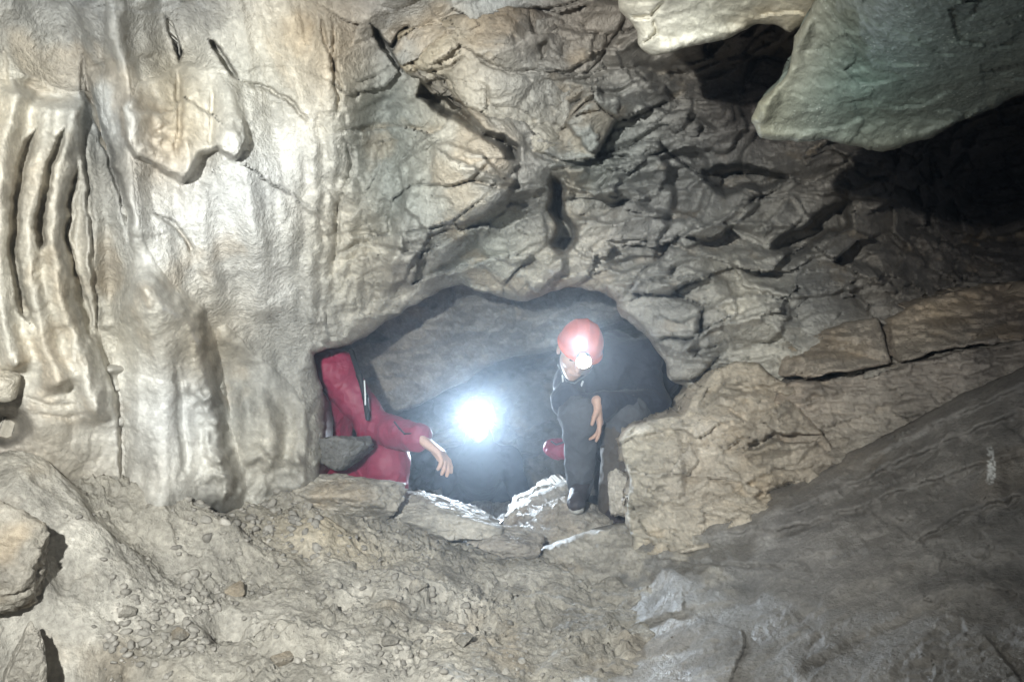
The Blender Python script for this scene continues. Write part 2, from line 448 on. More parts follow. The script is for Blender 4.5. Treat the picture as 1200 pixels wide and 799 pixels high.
def wall_surface(U, V):
    sh = Sheet(U, V, wall_depth(U, V)); P1 = sh.P()
    flow = sstep(0, 1, np.clip(1.25 - np.maximum(np.maximum((U - 330) / 120, (60 - V) / 140), -1), 0, 1))      # how much calcite covers the rock
    lay = sstep(620, 760, U)                                                                                   # bedded rock on the right
    # broad shapes
    sh.dome(60, 60, 60, 70, -0.05); sh.dome(268, 240, 105, 150, 0.24, 8, 1.1); sh.dome(50, 300, 75, 230, .14, 0, 1.1); sh.dome(540, 222, 95, 64, 0.20, -28, 1.3)
    sh.dome(500, 320, 60, 40, 0.03, -30); sh.dome(640, 300, 34, 46, 0.08, 20); sh.dome(640, 250, 60, 30, -0.05)
    sh.dome(760, 330, 90, 50, 0.06); sh.dome(830, 400, 60, 60, 0.04); sh.dome(720, 120, 70, 40, 0.05, -20)
    sh.dome(570, 320, 70, 20, -0.04, -20); sh.dome(385, 90, 40, 80, 0.13); sh.dome(320, 60, 40, 50, 0.05)
    sh.dome(446, 140, 26, 90, -0.14, 10); sh.dome(860, 330, 40, 22, 0.05, 10); sh.dome(1000, 320, 60, 22, 0.05, -5)
    # openings and cracks
    sh.raise_([(488, 96), (523, 86), (530, 110), (552, 128), (566, 146), (593, 157), (614, 174), (612, 195), (593, 187), (561, 160), (543, 150), (521, 137), (490, 118)], -0.5, 13)
    sh.raise_([(638, 212), (650, 203), (666, 212), (663, 238), (670, 252), (684, 262), (680, 286), (668, 304), (650, 296), (644, 284), (655, 268), (642, 250)], -0.5, 11)
    sh.crack([(196, 20), (204, 44), (211, 74)], 5, 0.16)
    sh.crack([(243, 44), (256, 58), (266, 76), (281, 94)], 4.5, 0.16)
    sh.raise_([(816, 202), (836, 192), (872, 190), (918, 198), (934, 210), (908, 222), (872, 224), (850, 234), (826, 220)], -0.45, 11)
    sh.raise_([(904, 300), (908, 276), (940, 262), (958, 246), (976, 234), (1002, 232), (1004, 256), (990, 276), (956, 288), (930, 302)], -0.5, 12)
    sh.raise_([(735, 70), (790, 60), (900, 40), (935, 60), (930, 110), (880, 150), (850, 125), (790, 110), (750, 95)], -0.15, 22)
    sh.crack([(434, 28), (444, 44), (455, 62), (472, 86)], 5, 0.2); sh.crack([(455, 62), (470, 40), (480, 30)], 4, 0.12)
    sh.crack([(278, 92), (310, 103), (345, 120), (356, 135), (363, 152)], 3, 0.06)
    sh.crack([(179, 246), (195, 258), (210, 270), (222, 288), (231, 305)], 3.5, 0.06); sh.crack([(372, 12), (385, 60), (400, 100), (398, 120)], 3, 0.05)
    sh.crack([(95, 72), (112, 130), (130, 186), (147, 242), (152, 292)], 6, 0.09); sh.scarp([(152, 300), (147, 242), (130, 186), (112, 130), (95, 72)], .05, 30, side=-1, soft=6)
    sh.scarp([(600, 188), (605, 208), (583, 242), (540, 260), (508, 267), (490, 296), (470, 330), (456, 352)], .07, 60, side=-1, soft=2)
    sh.scarp([(655, 205), (646, 212), (612, 233), (575, 258), (545, 290), (525, 312), (475, 352)], .15, 110, side=-1, soft=16)
    sh.raise_([(772, 180), (800, 170), (832, 180), (834, 215), (822, 250), (790, 268), (775, 262), (785, 230)], -.16, 10)
    sh.raise_([(612, 330), (636, 310), (660, 298), (666, 312), (644, 340), (626, 348)], .08, 5)
    sh.crack([(488, 345), (500, 300), (508, 280)], 3, 0.05); sh.crack([(600, 352), (640, 312), (700, 250)], 3, 0.04)
    sh.crack([(390, 20), (392, 90), (398, 130), (388, 145)], 3, 0.05); sh.crack([(402, 150), (412, 190), (396, 250), (392, 330)], 3, 0.04)
    sh.crack([(560, 66), (580, 80), (602, 86)], 3, 0.05)
    # vertical ribs of calcite
    for pts, wd, h in [([(453, 160), (446, 210), (438, 260)], 9, .05), ([(494, 190), (480, 235), (468, 290), (455, 350)], 8, .05), ([(415, 200), (410, 270), (400, 370)], 10, .04), ([(430, 260), (422, 320), (412, 370)], 6, .03),
                       ([(368, 150), (372, 230), (366, 330), (362, 400)], 9, .05), ([(340, 140), (345, 230), (335, 330)], 16, .03), ([(290, 220), (300, 300), (310, 380)], 20, .03), ([(240, 210), (238, 280), (250, 350)], 10, .03), ([(390, 150), (388, 220), (384, 300), (380, 370)], 6, .03),
                       ([(130, 0), (150, 100), (152, 200), (165, 300)], 12, .05), ([(170, -10), (175, 70)], 14, .04), ([(100, 0), (112, 80)], 12, .05), ([(470, 270), (455, 330), (436, 372)], 6, .03)]:
        sh.ridge(pts, wd, h)
    # ledges of the bedded rock (the part above each line stands out)
    for pts, h, L in [([(612, 180), (650, 190), (700, 200), (770, 180), (830, 160)], .07, 30), ([(660, 250), (720, 262), (770, 245), (830, 250)], .08, 22), ([(640, 200), (690, 225), (760, 215), (800, 222), (840, 190)], .08, 22), ([(668, 300), (730, 318), (800, 300), (845, 300)], .07, 20),
                      ([(700, 285), (750, 290), (800, 275), (890, 235)], .07, 20), ([(850, 300), (880, 290), (930, 300)], .06, 18), ([(720, 330), (790, 330), (850, 320)], .07, 14), ([(790, 420), (830, 380), (880, 372), (930, 350)], .07, 24), ([(790, 410), (860, 425), (920, 415)], .05, 18),
                      ([(760, 365), (800, 380), (850, 350), (900, 340)], .05, 18), ([(500, 170), (560, 200), (600, 215)], .05, 22), ([(660, 95), (720, 100), (770, 80)], .06, 22), ([(680, 60), (730, 55), (760, 30)], .07, 22), ([(930, 225), (1000, 222), (1060, 200)], .08, 22), ([(620, 160), (680, 120), (700, 80)], .06, 26),
                      ([(870, 330), (940, 345), (1010, 330)], .06, 22), ([(1000, 290), (1080, 300), (1200, 270)], .06, 24), ([(850, 260), (900, 262), (925, 230)], .08, 18)]:
        sh.scarp(pts, h * 1.7, L, side=-1, soft=2.0)
    # plates that have come loose from the face
    for poly, h in [([(660, 200), (705, 186), (770, 178), (792, 200), (768, 232), (720, 240), (676, 226)], .09), ([(832, 222), (862, 214), (897, 222), (884, 250), (850, 276), (800, 296), (790, 280), (824, 250)], .10), ([(664, 262), (740, 236), (788, 252), (768, 300), (700, 312), (672, 296)], .09),
                    ([(690, 104), (790, 128), (868, 122), (880, 150), (850, 182), (790, 172), (744, 188), (684, 176), (660, 140)], .11), ([(852, 304), (900, 296), (1000, 302), (1046, 326), (1000, 345), (932, 352), (872, 340)], .09), ([(700, 330), (800, 312), (852, 322), (868, 372), (826, 396), (792, 424), (764, 392), (730, 368)], .06),
                    ([(604, 316), (664, 296), (668, 318), (640, 346), (606, 350), (590, 336)], .08), ([(466, 190), (505, 165), (560, 176), (606, 216), (596, 246), (552, 266), (500, 276), (470, 240)], .07), ([(905, 300), (960, 292), (1010, 270), (1050, 290), (1010, 306)], .08), ([(930, 222), (990, 196), (1050, 196), (1060, 240), (1000, 236)], .09),
                    ([(560, 270), (600, 236), (640, 246), (646, 290), (600, 312), (566, 300)], .06), ([(590, 60), (650, 30), (700, 36), (690, 90), (640, 96)], .05), ([(845, 372), (900, 350), (930, 356), (916, 400), (860, 412)], .07)]:
        sh.raise_(poly, h, 4.5)
    # ---- calcite: the folded curtain at the far left
    for pts, wd, h in [([(24, 96), (8, 160), (-2, 230), (-4, 300), (4, 380), (20, 440)], 19, .13), ([(60, 112), (44, 200), (32, 262), (36, 330), (52, 400), (76, 460)], 17, .14), ([(90, 112), (76, 180), (64, 240), (62, 290), (76, 360), (98, 430), (116, 500)], 16, .14),
                       ([(-50, 60), (-50, 300), (-40, 500)], 24, .08), ([(104, 150), (110, 240), (112, 320), (124, 390)], 9, .05), ([(10, 432), (60, 450), (120, 466)], 26, .03)]:
        sh.ridge(pts, wd, h, 0.05)
    sh.crack([(42, 148), (30, 185), (20, 220), (16, 291), (24, 350), (40, 384)], 7, .09, .1); sh.crack([(77, 148), (60, 193), (47, 255), (48, 295)], 6.5, .09, .1); sh.crack([(91, 190), (80, 242), (76, 270), (88, 319), (105, 382), (116, 410)], 5, .06, .1)
    sh.scarp([(100, 100), (94, 150), (100, 220), (106, 300), (112, 390), (124, 430), (134, 470), (141, 520), (142, 580)], .09, 45, side=-1, soft=3, taper=.05)
    sh.scarp([(10, 100), (34, 96), (60, 112), (96, 112)], .07, 40, side=1, soft=8, taper=.05)
    sh.dome(66, 500, 70, 60, .12); sh.crack([(24, 464), (60, 476), (100, 470)], 3, .015); sh.crack([(40, 484), (80, 490), (110, 484)], 3, .012); sh.dome(8, 500, 22, 18, -.22, 0, 2); sh.dome(6, 455, 14, 13, .05, 0, 2)
    # ---- the smooth column that sweeps down into the broad cone
    sh.ridge([(130, -40), (136, 60), (146, 160), (160, 260), (172, 320), (186, 400), (190, 500), (190, 620)], 36, .17, .02)
    sh.scarp([(158, 308), (196, 345), (231, 368), (247, 428), (258, 505), (272, 560), (280, 610)], .22, 90, side=-1, soft=15, taper=.10)
    sh.ridge([(222, 372), (240, 440), (250, 520)], 12, .03); sh.ridge([(158, 400), (160, 500), (152, 590)], 9, .03); sh.crack([(206, 420), (214, 500), (220, 560)], 7, .025)
    # ---- the drape between the cone and the tunnel
    sh.dome(320, 500, 44, 70, .08, -20); sh.dome(290, 492, 11, 40, .05, -6, 1.4); sh.dome(317, 512, 15, 40, .08, -6, 1.4); sh.dome(352, 530, 15, 36, .08, 0, 1.4); sh.ridge([(256, 380), (300, 425), (340, 462), (372, 492)], 13, .04); sh.dome(300, 430, 26, 18, -.04, 40)
    # ---- the hanging lump
    sh.scarp([(150, 100), (143, 128), (146, 158), (160, 184), (190, 197), (214, 213), (226, 198), (234, 180), (256, 172), (276, 186), (290, 164), (284, 120)], .13, 70, side=1, soft=4, taper=.12)
    sh.dome(180, 132, 32, 64, .15, 0, 1.2); sh.dome(230, 124, 21, 66, .12, 8, 1.2); sh.dome(264, 132, 17, 50, .09, 0, 1.2); sh.crack([(208, 80), (212, 140), (206, 190)], 5, .04); sh.crack([(248, 100), (250, 150), (246, 178)], 4, .03)
    rng = np.random.RandomState(3)
    for k in range(26): sh.dome(196 + rng.normal() * 13, 165 + rng.normal() * 12, 4 + 2 * rng.rand(), 4, .010, 0, 1.5)
    for k in range(120):                                                        # knobbly crust down the right edge of the cone and over its foot
        t = rng.rand(); u = 240 + 34 * t + rng.normal() * 10; v = 450 + 160 * t + rng.normal() * 10; q = 3 + 5 * rng.rand(); sh.dome(u, v, q, q * (.7 + .8 * rng.rand()), .016, 0, 1.5)
    for k in range(90):
        u = 285 + 90 * rng.rand(); v = 520 + 80 * rng.rand(); q = 3 + 6 * rng.rand(); sh.dome(u, v, q, q, .015, 0, 1.5)
    # chipped, bedded and weathered surface
    B = np.array([[1, 0, 0.22], [0, 1, 0], [-0.22, 0, 1]])
    Pr = P1 @ B.T
    rk = 1 - 0.96 * flow
    wob = .06 * np.stack([fbm(P1 * 3 + k * 9, 2) for k in range(3)], 1)
    h1, e1 = facets((Pr + wob) * np.array([2.5, 3.0, 7.5]), 1.0)
    h2, e2 = facets((Pr + wob * .5) * np.array([5.5, 8, 19]) + 5, 1.0)
    h3, e3 = facets((Pr + wob * .2) * np.array([15, 22, 50]), 1.0)
    h6, e6 = facets((Pr + wob * .2) * np.array([50, 50, 90]), 1.0)
    cal = sstep(-.3, .3, fbm(P1 * 2.0 + 13, 2))
    sh.D -= rk * (.75 + .35 * lay) * (0.17 * h1 + (0.036 + .036 * cal) * h2 + (.004 + .010 * cal) * h3 + .002 * cal * h6)
    sh.D += rk * .06 * (1 - sstep(0.0, 0.09, e1)) * sstep(.1, .45, fbm(P1 * 1.9 + 71, 2))
    sh.D -= rk * (0.016 * fbm(P1 * 6, 2) + 0.002 * fbm(P1 * 40, 3))
    # calcite: broad smooth swells, vertical runs, finely crusted in places
    fl = np.stack([P1[:, 0] * 7, P1[:, 1] * 2, P1[:, 2] * 1.5], 1)
    pm = sstep(.05, .5, fbm(P1 * 2.6 + 21, 3))
    sh.D -= flow * (0.055 * fbm(fl, 2) + 0.045 * fbm(P1 * 2.6, 2) + .010 * fbm(np.stack([P1[:, 0] * 20, P1[:, 1] * 5, P1[:, 2] * 4], 1), 2) + pm * .0015 * fbm(P1 * 40, 3))
    h4, e4 = facets(np.stack([P1[:, 0] * 11, P1[:, 1] * 9, P1[:, 2] * 5], 1) + 0.25 * fbm(P1 * 6, 2)[:, None], 0.8)
    h5, e5 = facets(np.stack([P1[:, 0] * 32, P1[:, 1] * 20, P1[:, 2] * 18], 1) + 0.2 * fbm(P1 * 15, 2)[:, None], 0.8)
    rib = sstep(345, 380, U) * (1 - sstep(470, 560, U)) * sstep(100, 160, V)
    sh.D -= np.maximum(rib, pm * flow * .35) * (0.032 * h4 + .010 * h5)
    # hairline cracks
    hc_, he = facets(P1 * np.array([5, 5, 4]) + .55 * fbm(P1 * 7 + 3, 4)[:, None], .0)
    sh.D += .010 * (1 - sstep(.0, .025, he)) * sstep(.42, .6, fbm(P1 * 2.1 + 50, 2))
    return sh

U, V, S, Q = clip_grid(us, vs, HOLE, False)
sh = wall_surface(U, V)
# the lip of the tunnel mouth rolls back
wl = sstep(395, 430, U) * (1 - sstep(640, 690, U)); lw_ = 14 + 30 * wl
sh.D += (.09 + .10 * wl) * (1 - np.sqrt(np.clip(1 - (1 - np.clip(S / lw_, 0, 1)) ** 2, 0, 1)))
P = sh.P()
cen = at(585, 480, 3.0)
def hole_back(B_, st):
    o = B_ - cen; o[:, 1] = 0
    n = o / np.maximum(np.linalg.norm(o, axis=1), 1e-3)[:, None]
    r = fbm(B_ * 9 + st * 5, 3)[:, None] * 0.05
    return B_ + np.array([0, 1, 0]) * st + n * (st * 0.42 + 0.02 + r)
Pv, Fq = close_back(P, Q, S, hole_back, [0.05, 0.12, 0.2, 0.3, 0.42, 0.55], cap=False)
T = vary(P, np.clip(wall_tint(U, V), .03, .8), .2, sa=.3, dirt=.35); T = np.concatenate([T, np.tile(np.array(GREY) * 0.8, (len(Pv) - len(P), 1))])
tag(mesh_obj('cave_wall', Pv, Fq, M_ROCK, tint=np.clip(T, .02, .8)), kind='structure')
WALL_D = wall_depth

# ------------------------------------------------------------------ rock bodies traced in the photograph, with their own depth and thickness
def rock_body(name, outline, depth, mat, tint, label, cat, thick=0.35, bev=14, bevd=0.06, step=2.0, amp=2.5, seed=0, detail=(0.03, 0.012, 0.006), fsc=(6, 16), aniso=(1, 1, 1.8), feats=None, taper=0.85, group=None, kind=None, flowy=0.0, bdir=(0, 1, 0), c=.26, sa=.25, dirt=.4, bed=0.0, paint=None):
    ol = rough(outline, amp=amp, seed=seed)
    lo, hi = ol.min(0), ol.max(0)
    us = axis(lo[0] - 8, hi[0] + 8, max(lo[0] - 8, -14), min(hi[0] + 8, 1214), step, 10); vs = axis(lo[1] - 8, hi[1] + 8, max(lo[1] - 8, -14), min(hi[1] + 8, 814), step, 10)
    U, V, S, Q = clip_grid(us, vs, ol, True)
    s = Sheet(U, V, depth(U, V) if callable(depth) else rbf(depth)(U, V))
    P1 = s.P(); A = np.array(aniso)
    h1, e1 = facets(P1 * fsc[0] * A + 0.4 * fbm(P1 * 4 + seed, 2)[:, None], 1.0)
    h2, e2 = facets(P1 * fsc[1] * A + 0.3 * fbm(P1 * 9 + seed, 2)[:, None], 1.0)
    s.D -= (1 - flowy) * (detail[0] * h1 + detail[1] * h2) + detail[2] * (fbm(P1 * 14 + seed, 4) + 0.5 * ridged(P1 * 22, 3))
    if bed: s.D -= bed * (beds(P1, (-.25, -.1, 1), .11, .05, 2.0, seed, groove=.15) + beds(P1, (-.2, -.1, 1), .038, .024, 5.0, seed + 5, groove=.1))
    if flowy:
        fl = np.stack([P1[:, 0] * 10, P1[:, 1] * 3, P1[:, 2] * 2.0], 1)
        s.D -= flowy * (0.034 * fbm(fl + seed, 3) + 0.010 * ridged(np.stack([P1[:, 0] * 24, P1[:, 1] * 6, P1[:, 2] * 7], 1), 3))
    if feats: feats(s)
    s.D += bevd * (1 - np.sqrt(np.clip(1 - (1 - np.clip(S / bev, 0, 1)) ** 2, 0, 1)))
    P = s.P(); cc = P.mean(0)
    def back(B_, st):
        k = 1 - (1 - taper) * st / thick
        bd = np.array(bdir, float); bd /= np.linalg.norm(bd)
        c = cc + bd * st; o = B_ + bd * st - c; al = (o @ bd)[:, None] * bd
        n_ = np.stack([fbm(B_ * 7 + st * 11 + 30 * q + seed, 3) for q in range(3)], 1) * min(.03, st * .35)
        return c + al + (o - al) * k + n_
    Pv, Fq = close_back(P, Q, S, back, [thick * f for f in (0.05, 0.1, .16, .23, 0.3, .38, .46, 0.6, .8, 1.0)])
    t = tint(U, V) if callable(tint) else np.tile(np.array(tint, float), (len(U), 1))
    t = vary(P, np.clip(t, .03, .8), c, sa=sa, dirt=dirt, seed=seed)
    if paint: t = paint(s, P, t)
    t = np.concatenate([t, np.tile(t.mean(0), (len(Pv) - len(P), 1))])
    o = mesh_obj(name, Pv, Fq, mat, tint=np.clip(t, .02, .85))
    tag(o, label, cat, group, kind)
    return o

# --- calcite formations on the left: crusts that grow out of the wall behind them
def crust(name, outline, label, seed=0):
    ol = rough(outline, amp=4, seed=seed)
    lo, hi = ol.min(0), ol.max(0)
    us = axis(lo[0] - 8, hi[0] + 8, max(lo[0] - 8, -14), hi[0] + 8, 2.0, 10); vs = axis(lo[1] - 8, hi[1] + 8, max(lo[1] - 8, -14), hi[1] + 8, 2.0, 10)
    U, V, S, Q = clip_grid(us, vs, ol, True)
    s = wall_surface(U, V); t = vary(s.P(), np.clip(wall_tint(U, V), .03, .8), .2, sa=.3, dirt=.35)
    s.D += .016 - .026 * sstep(0, 11, S)
    P = s.P()
    Pv, Fq = close_back(P, Q, S, lambda B_, st: B_ + np.array([0, 1, 0]) * st, [.05, .15, .3])
    t = np.concatenate([t, np.tile(t.mean(0), (len(Pv) - len(P), 1))])
    tag(mesh_obj(name, Pv, Fq, M_FLOW, tint=np.clip(t, .02, .85)), label, 'flowstone')
crust('flowstone_curtain', [(-260, 60), (-60, 70), (20, 90), (34, 96), (64, 104), (104, 104), (104, 150), (110, 220), (116, 300), (122, 390), (134, 430), (144, 470), (151, 520), (152, 600), (-260, 600)], 'cream flowstone curtain with deep vertical folds at the far left edge', 1)
crust('flowstone_cone', [(118, -60), (152, -60), (160, 100), (166, 240), (186, 300), (214, 340), (248, 360), (266, 428), (280, 505), (298, 570), (304, 640), (144, 640), (143, 520), (136, 470), (126, 430), (134, 380), (150, 300), (132, 190), (114, 120)], 'pale flowstone column that widens into a broad cone with a knobbly right edge', 2)
crust('flowstone_drape', [(246, 378), (262, 372), (300, 405), (340, 440), (362, 472), (368, 500), (366, 540), (364, 600), (290, 630), (282, 560), (266, 505), (252, 428)], 'sloping grey flowstone drape beside the red jacket, left of the tunnel mouth', 5)
crust('flowstone_lump', [(158, 90), (142, 124), (142, 160), (158, 188), (190, 201), (214, 217), (230, 202), (238, 184), (256, 176), (276, 190), (294, 168), (286, 118), (264, 80), (220, 65), (184, 80)], 'tan hanging flowstone lump bulging from the wall at upper left', 6)

# --- the block over the slanting black cleft
def f_block(s):
    s.dome(500, 62, 34, 24, .07, -10, 1.6); s.dome(632, 165, 22, 18, .05, 0, 1.5); s.dome(590, 50, 40, 30, .05); s.crack([(468, 40), (490, 86), (530, 80), (548, 60)], 3, .05)
    s.crack([(550, 62), (575, 76), (604, 86), (640, 80)], 3, .05); s.raise_([(628, 50), (646, 44), (644, 84), (630, 86)], -.07, 8)
rock_body('rock_block', [(462, 70), (466, 40), (520, 20), (600, 5), (660, 20), (690, 50), (700, 95), (668, 140), (650, 176), (632, 190), (613, 178), (596, 160), (570, 148), (555, 130), (533, 112), (526, 90), (500, 84), (474, 84)],
          [(462, 70, 2.52), (520, 20, 2.40), (660, 20, 2.46), (530, 90, 2.46), (600, 90, 2.44), (650, 170, 2.72), (613, 178, 2.66), (700, 95, 2.70)],
          M_ROCK, rbf([(500, 60, .38, .33, .25), (600, 40, *BROWN), (600, 110, .38, .36, .32), (635, 165, .42, .39, .33), (680, 60, *BROWN), (650, 110, *GREY)]),
          'grey brown rock block jutting over the slanting black cleft', 'rock', thick=0.4, bev=7, bevd=0.05, taper=.55, feats=f_block, seed=8, detail=(.05, .022, .008))

# --- overhanging slabs at the top right
def f_cream(s):
    s.crack([(735, 22), (760, 20), (775, 5), (780, 0)], 2.5, .03); s.crack([(750, 55), (770, 40), (765, 20)], 2.5, .03); s.ridge([(770, 66), (830, 48), (885, 30)], 9, .03)
rock_body('overhang_slab', [(700, -240), (726, 14), (746, 34), (748, 54), (764, 68), (800, 56), (850, 48), (886, 28), (912, 30), (926, 40), (952, 20), (985, -20), (1060, -240)],
          [(700, -240, 1.0), (726, 14, 1.86), (765, 66, 1.95), (886, 30, 1.85), (950, 20, 1.75), (1060, -240, 0.9), (850, 10, 1.78), (850, -100, 1.35)],
          M_FLOW, rbf([(740, 20, .44, .41, .34), (780, 50, .52, .50, .43), (850, 25, .48, .46, .38), (930, 20, .42, .37, .27), (850, -150, *GREY)]),
          'pale cream slab overhanging from the top edge, left of the green slab', 'rock', thick=0.25, bev=10, bevd=0.04, bdir=(.2, .3, 1), feats=f_cream, c=.2, seed=11, detail=(.014, .006, .004), amp=2)
def f_green(s):
    s.ridge([(890, 150), (900, 120), (925, 60), (955, 20)], 10, .03); s.dome(1000, 110, 70, 30, .03, -15); s.ridge([(890, 160), (950, 162), (1020, 178), (1090, 160), (1200, 115)], 8, .012, 0)
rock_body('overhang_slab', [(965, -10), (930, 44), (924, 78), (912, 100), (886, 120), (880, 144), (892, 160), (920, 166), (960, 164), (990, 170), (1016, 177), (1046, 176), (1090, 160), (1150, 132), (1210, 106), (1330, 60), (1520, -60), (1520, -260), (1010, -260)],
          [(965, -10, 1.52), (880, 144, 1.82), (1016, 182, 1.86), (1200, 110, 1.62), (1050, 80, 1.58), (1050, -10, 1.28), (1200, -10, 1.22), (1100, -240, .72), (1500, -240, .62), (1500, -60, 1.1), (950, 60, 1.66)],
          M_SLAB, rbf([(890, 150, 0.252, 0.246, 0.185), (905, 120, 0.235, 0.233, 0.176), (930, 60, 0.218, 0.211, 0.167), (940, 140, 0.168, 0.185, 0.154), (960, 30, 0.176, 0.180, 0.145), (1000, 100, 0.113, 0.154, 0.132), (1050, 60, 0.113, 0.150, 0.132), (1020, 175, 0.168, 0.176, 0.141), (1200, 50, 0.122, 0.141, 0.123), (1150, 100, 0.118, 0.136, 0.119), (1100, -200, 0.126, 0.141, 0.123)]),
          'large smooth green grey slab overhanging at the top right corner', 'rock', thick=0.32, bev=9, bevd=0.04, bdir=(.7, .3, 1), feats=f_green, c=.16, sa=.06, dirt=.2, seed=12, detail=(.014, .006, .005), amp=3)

# --- ledges on the right
rock_body('rock_ledge', [(916, 442), (918, 420), (930, 402), (960, 388), (1000, 376), (1030, 372), (1038, 400), (1046, 426), (1000, 436), (950, 441)],
          [(916, 440, 2.90), (930, 402, 3.02), (960, 388, 3.04), (1030, 374, 2.97), (1046, 426, 2.70), (970, 420, 2.76)], M_ROCK, (.34, .29, .235), 'tan ledge block left of the short upright crack on the right wall', 'rock ledge', thick=0.4, bev=4, bevd=0.03, seed=14, bed=.6, detail=(.04, .014, .004), aniso=(.7, 1, 2.5))
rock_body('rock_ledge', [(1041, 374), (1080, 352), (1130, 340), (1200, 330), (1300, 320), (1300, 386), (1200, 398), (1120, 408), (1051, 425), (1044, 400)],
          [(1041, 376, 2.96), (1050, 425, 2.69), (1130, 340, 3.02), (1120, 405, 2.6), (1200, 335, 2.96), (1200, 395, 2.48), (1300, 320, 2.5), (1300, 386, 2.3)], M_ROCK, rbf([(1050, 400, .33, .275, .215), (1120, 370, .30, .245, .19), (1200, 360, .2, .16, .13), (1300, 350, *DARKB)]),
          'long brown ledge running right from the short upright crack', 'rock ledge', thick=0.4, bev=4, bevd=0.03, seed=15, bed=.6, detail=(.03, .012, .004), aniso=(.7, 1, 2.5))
def f_shelf(s):
    s.crack([(930, 470), (990, 462), (1030, 455)], 2.5, .03); s.crack([(920, 444), (1000, 452), (1100, 436)], 3, .02)
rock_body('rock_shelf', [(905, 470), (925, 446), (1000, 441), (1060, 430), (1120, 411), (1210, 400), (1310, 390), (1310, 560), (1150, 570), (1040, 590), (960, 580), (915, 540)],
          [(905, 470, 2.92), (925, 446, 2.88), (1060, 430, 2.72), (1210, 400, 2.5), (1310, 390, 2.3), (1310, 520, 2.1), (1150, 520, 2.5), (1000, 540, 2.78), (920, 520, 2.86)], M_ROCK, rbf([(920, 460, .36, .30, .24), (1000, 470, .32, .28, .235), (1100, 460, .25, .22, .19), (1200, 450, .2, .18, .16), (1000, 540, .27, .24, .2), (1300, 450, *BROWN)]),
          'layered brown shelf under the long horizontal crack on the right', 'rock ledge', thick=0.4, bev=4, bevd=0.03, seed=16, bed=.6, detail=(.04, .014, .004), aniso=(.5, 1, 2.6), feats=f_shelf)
def f_pale(s):
    s.ridge([(738, 515), (780, 495), (800, 492)], 8, .03); s.crack([(865, 527), (910, 513), (966, 512)], 6, .16); s.scarp([(860, 526), (910, 512), (966, 510)], .05, 24, side=-1)
    s.crack([(748, 570), (765, 578), (780, 570)], 2.5, .03); s.crack([(880, 584), (915, 576), (936, 562)], 4, .07); s.raise_([(790, 500), (812, 500), (830, 560), (800, 590)], -.04, 10)
    s.dome(880, 480, 50, 25, .05); s.dome(890, 435, 30, 16, .05); s.crack([(840, 450), (880, 456), (930, 452)], 3, .04); s.scarp([(830, 465), (880, 462), (935, 470)], .04, 16, side=-1)
rock_body('boulder', [(727, 512), (742, 500), (772, 490), (800, 486), (812, 462), (830, 440), (862, 422), (890, 424), (905, 442), (932, 452), (938, 480), (966, 508), (985, 545), (960, 600), (880, 630), (800, 650), (742, 655), (735, 590), (740, 560), (730, 540)],
          [(727, 512, 2.98), (800, 486, 2.98), (862, 422, 3.0), (932, 452, 2.92), (966, 510, 2.80), (936, 570, 2.78), (740, 620, 2.86), (760, 550, 2.84), (850, 540, 2.78), (870, 470, 2.88)],
          M_ROCK, rbf([(740, 530, .48, .44, .36), (800, 550, .46, .41, .34), (860, 500, .44, .39, .32), (890, 440, .42, .36, .28), (900, 570, .40, .35, .28), (950, 520, .36, .31, .25)]),
          'large pale boulder beside the dark clothed caver, at the right of the tunnel mouth', 'boulder', thick=0.42, bev=4, bevd=0.03, seed=17, bed=.35, detail=(.075, .022, .004), aniso=(.8, 1, 1.8), feats=f_pale)

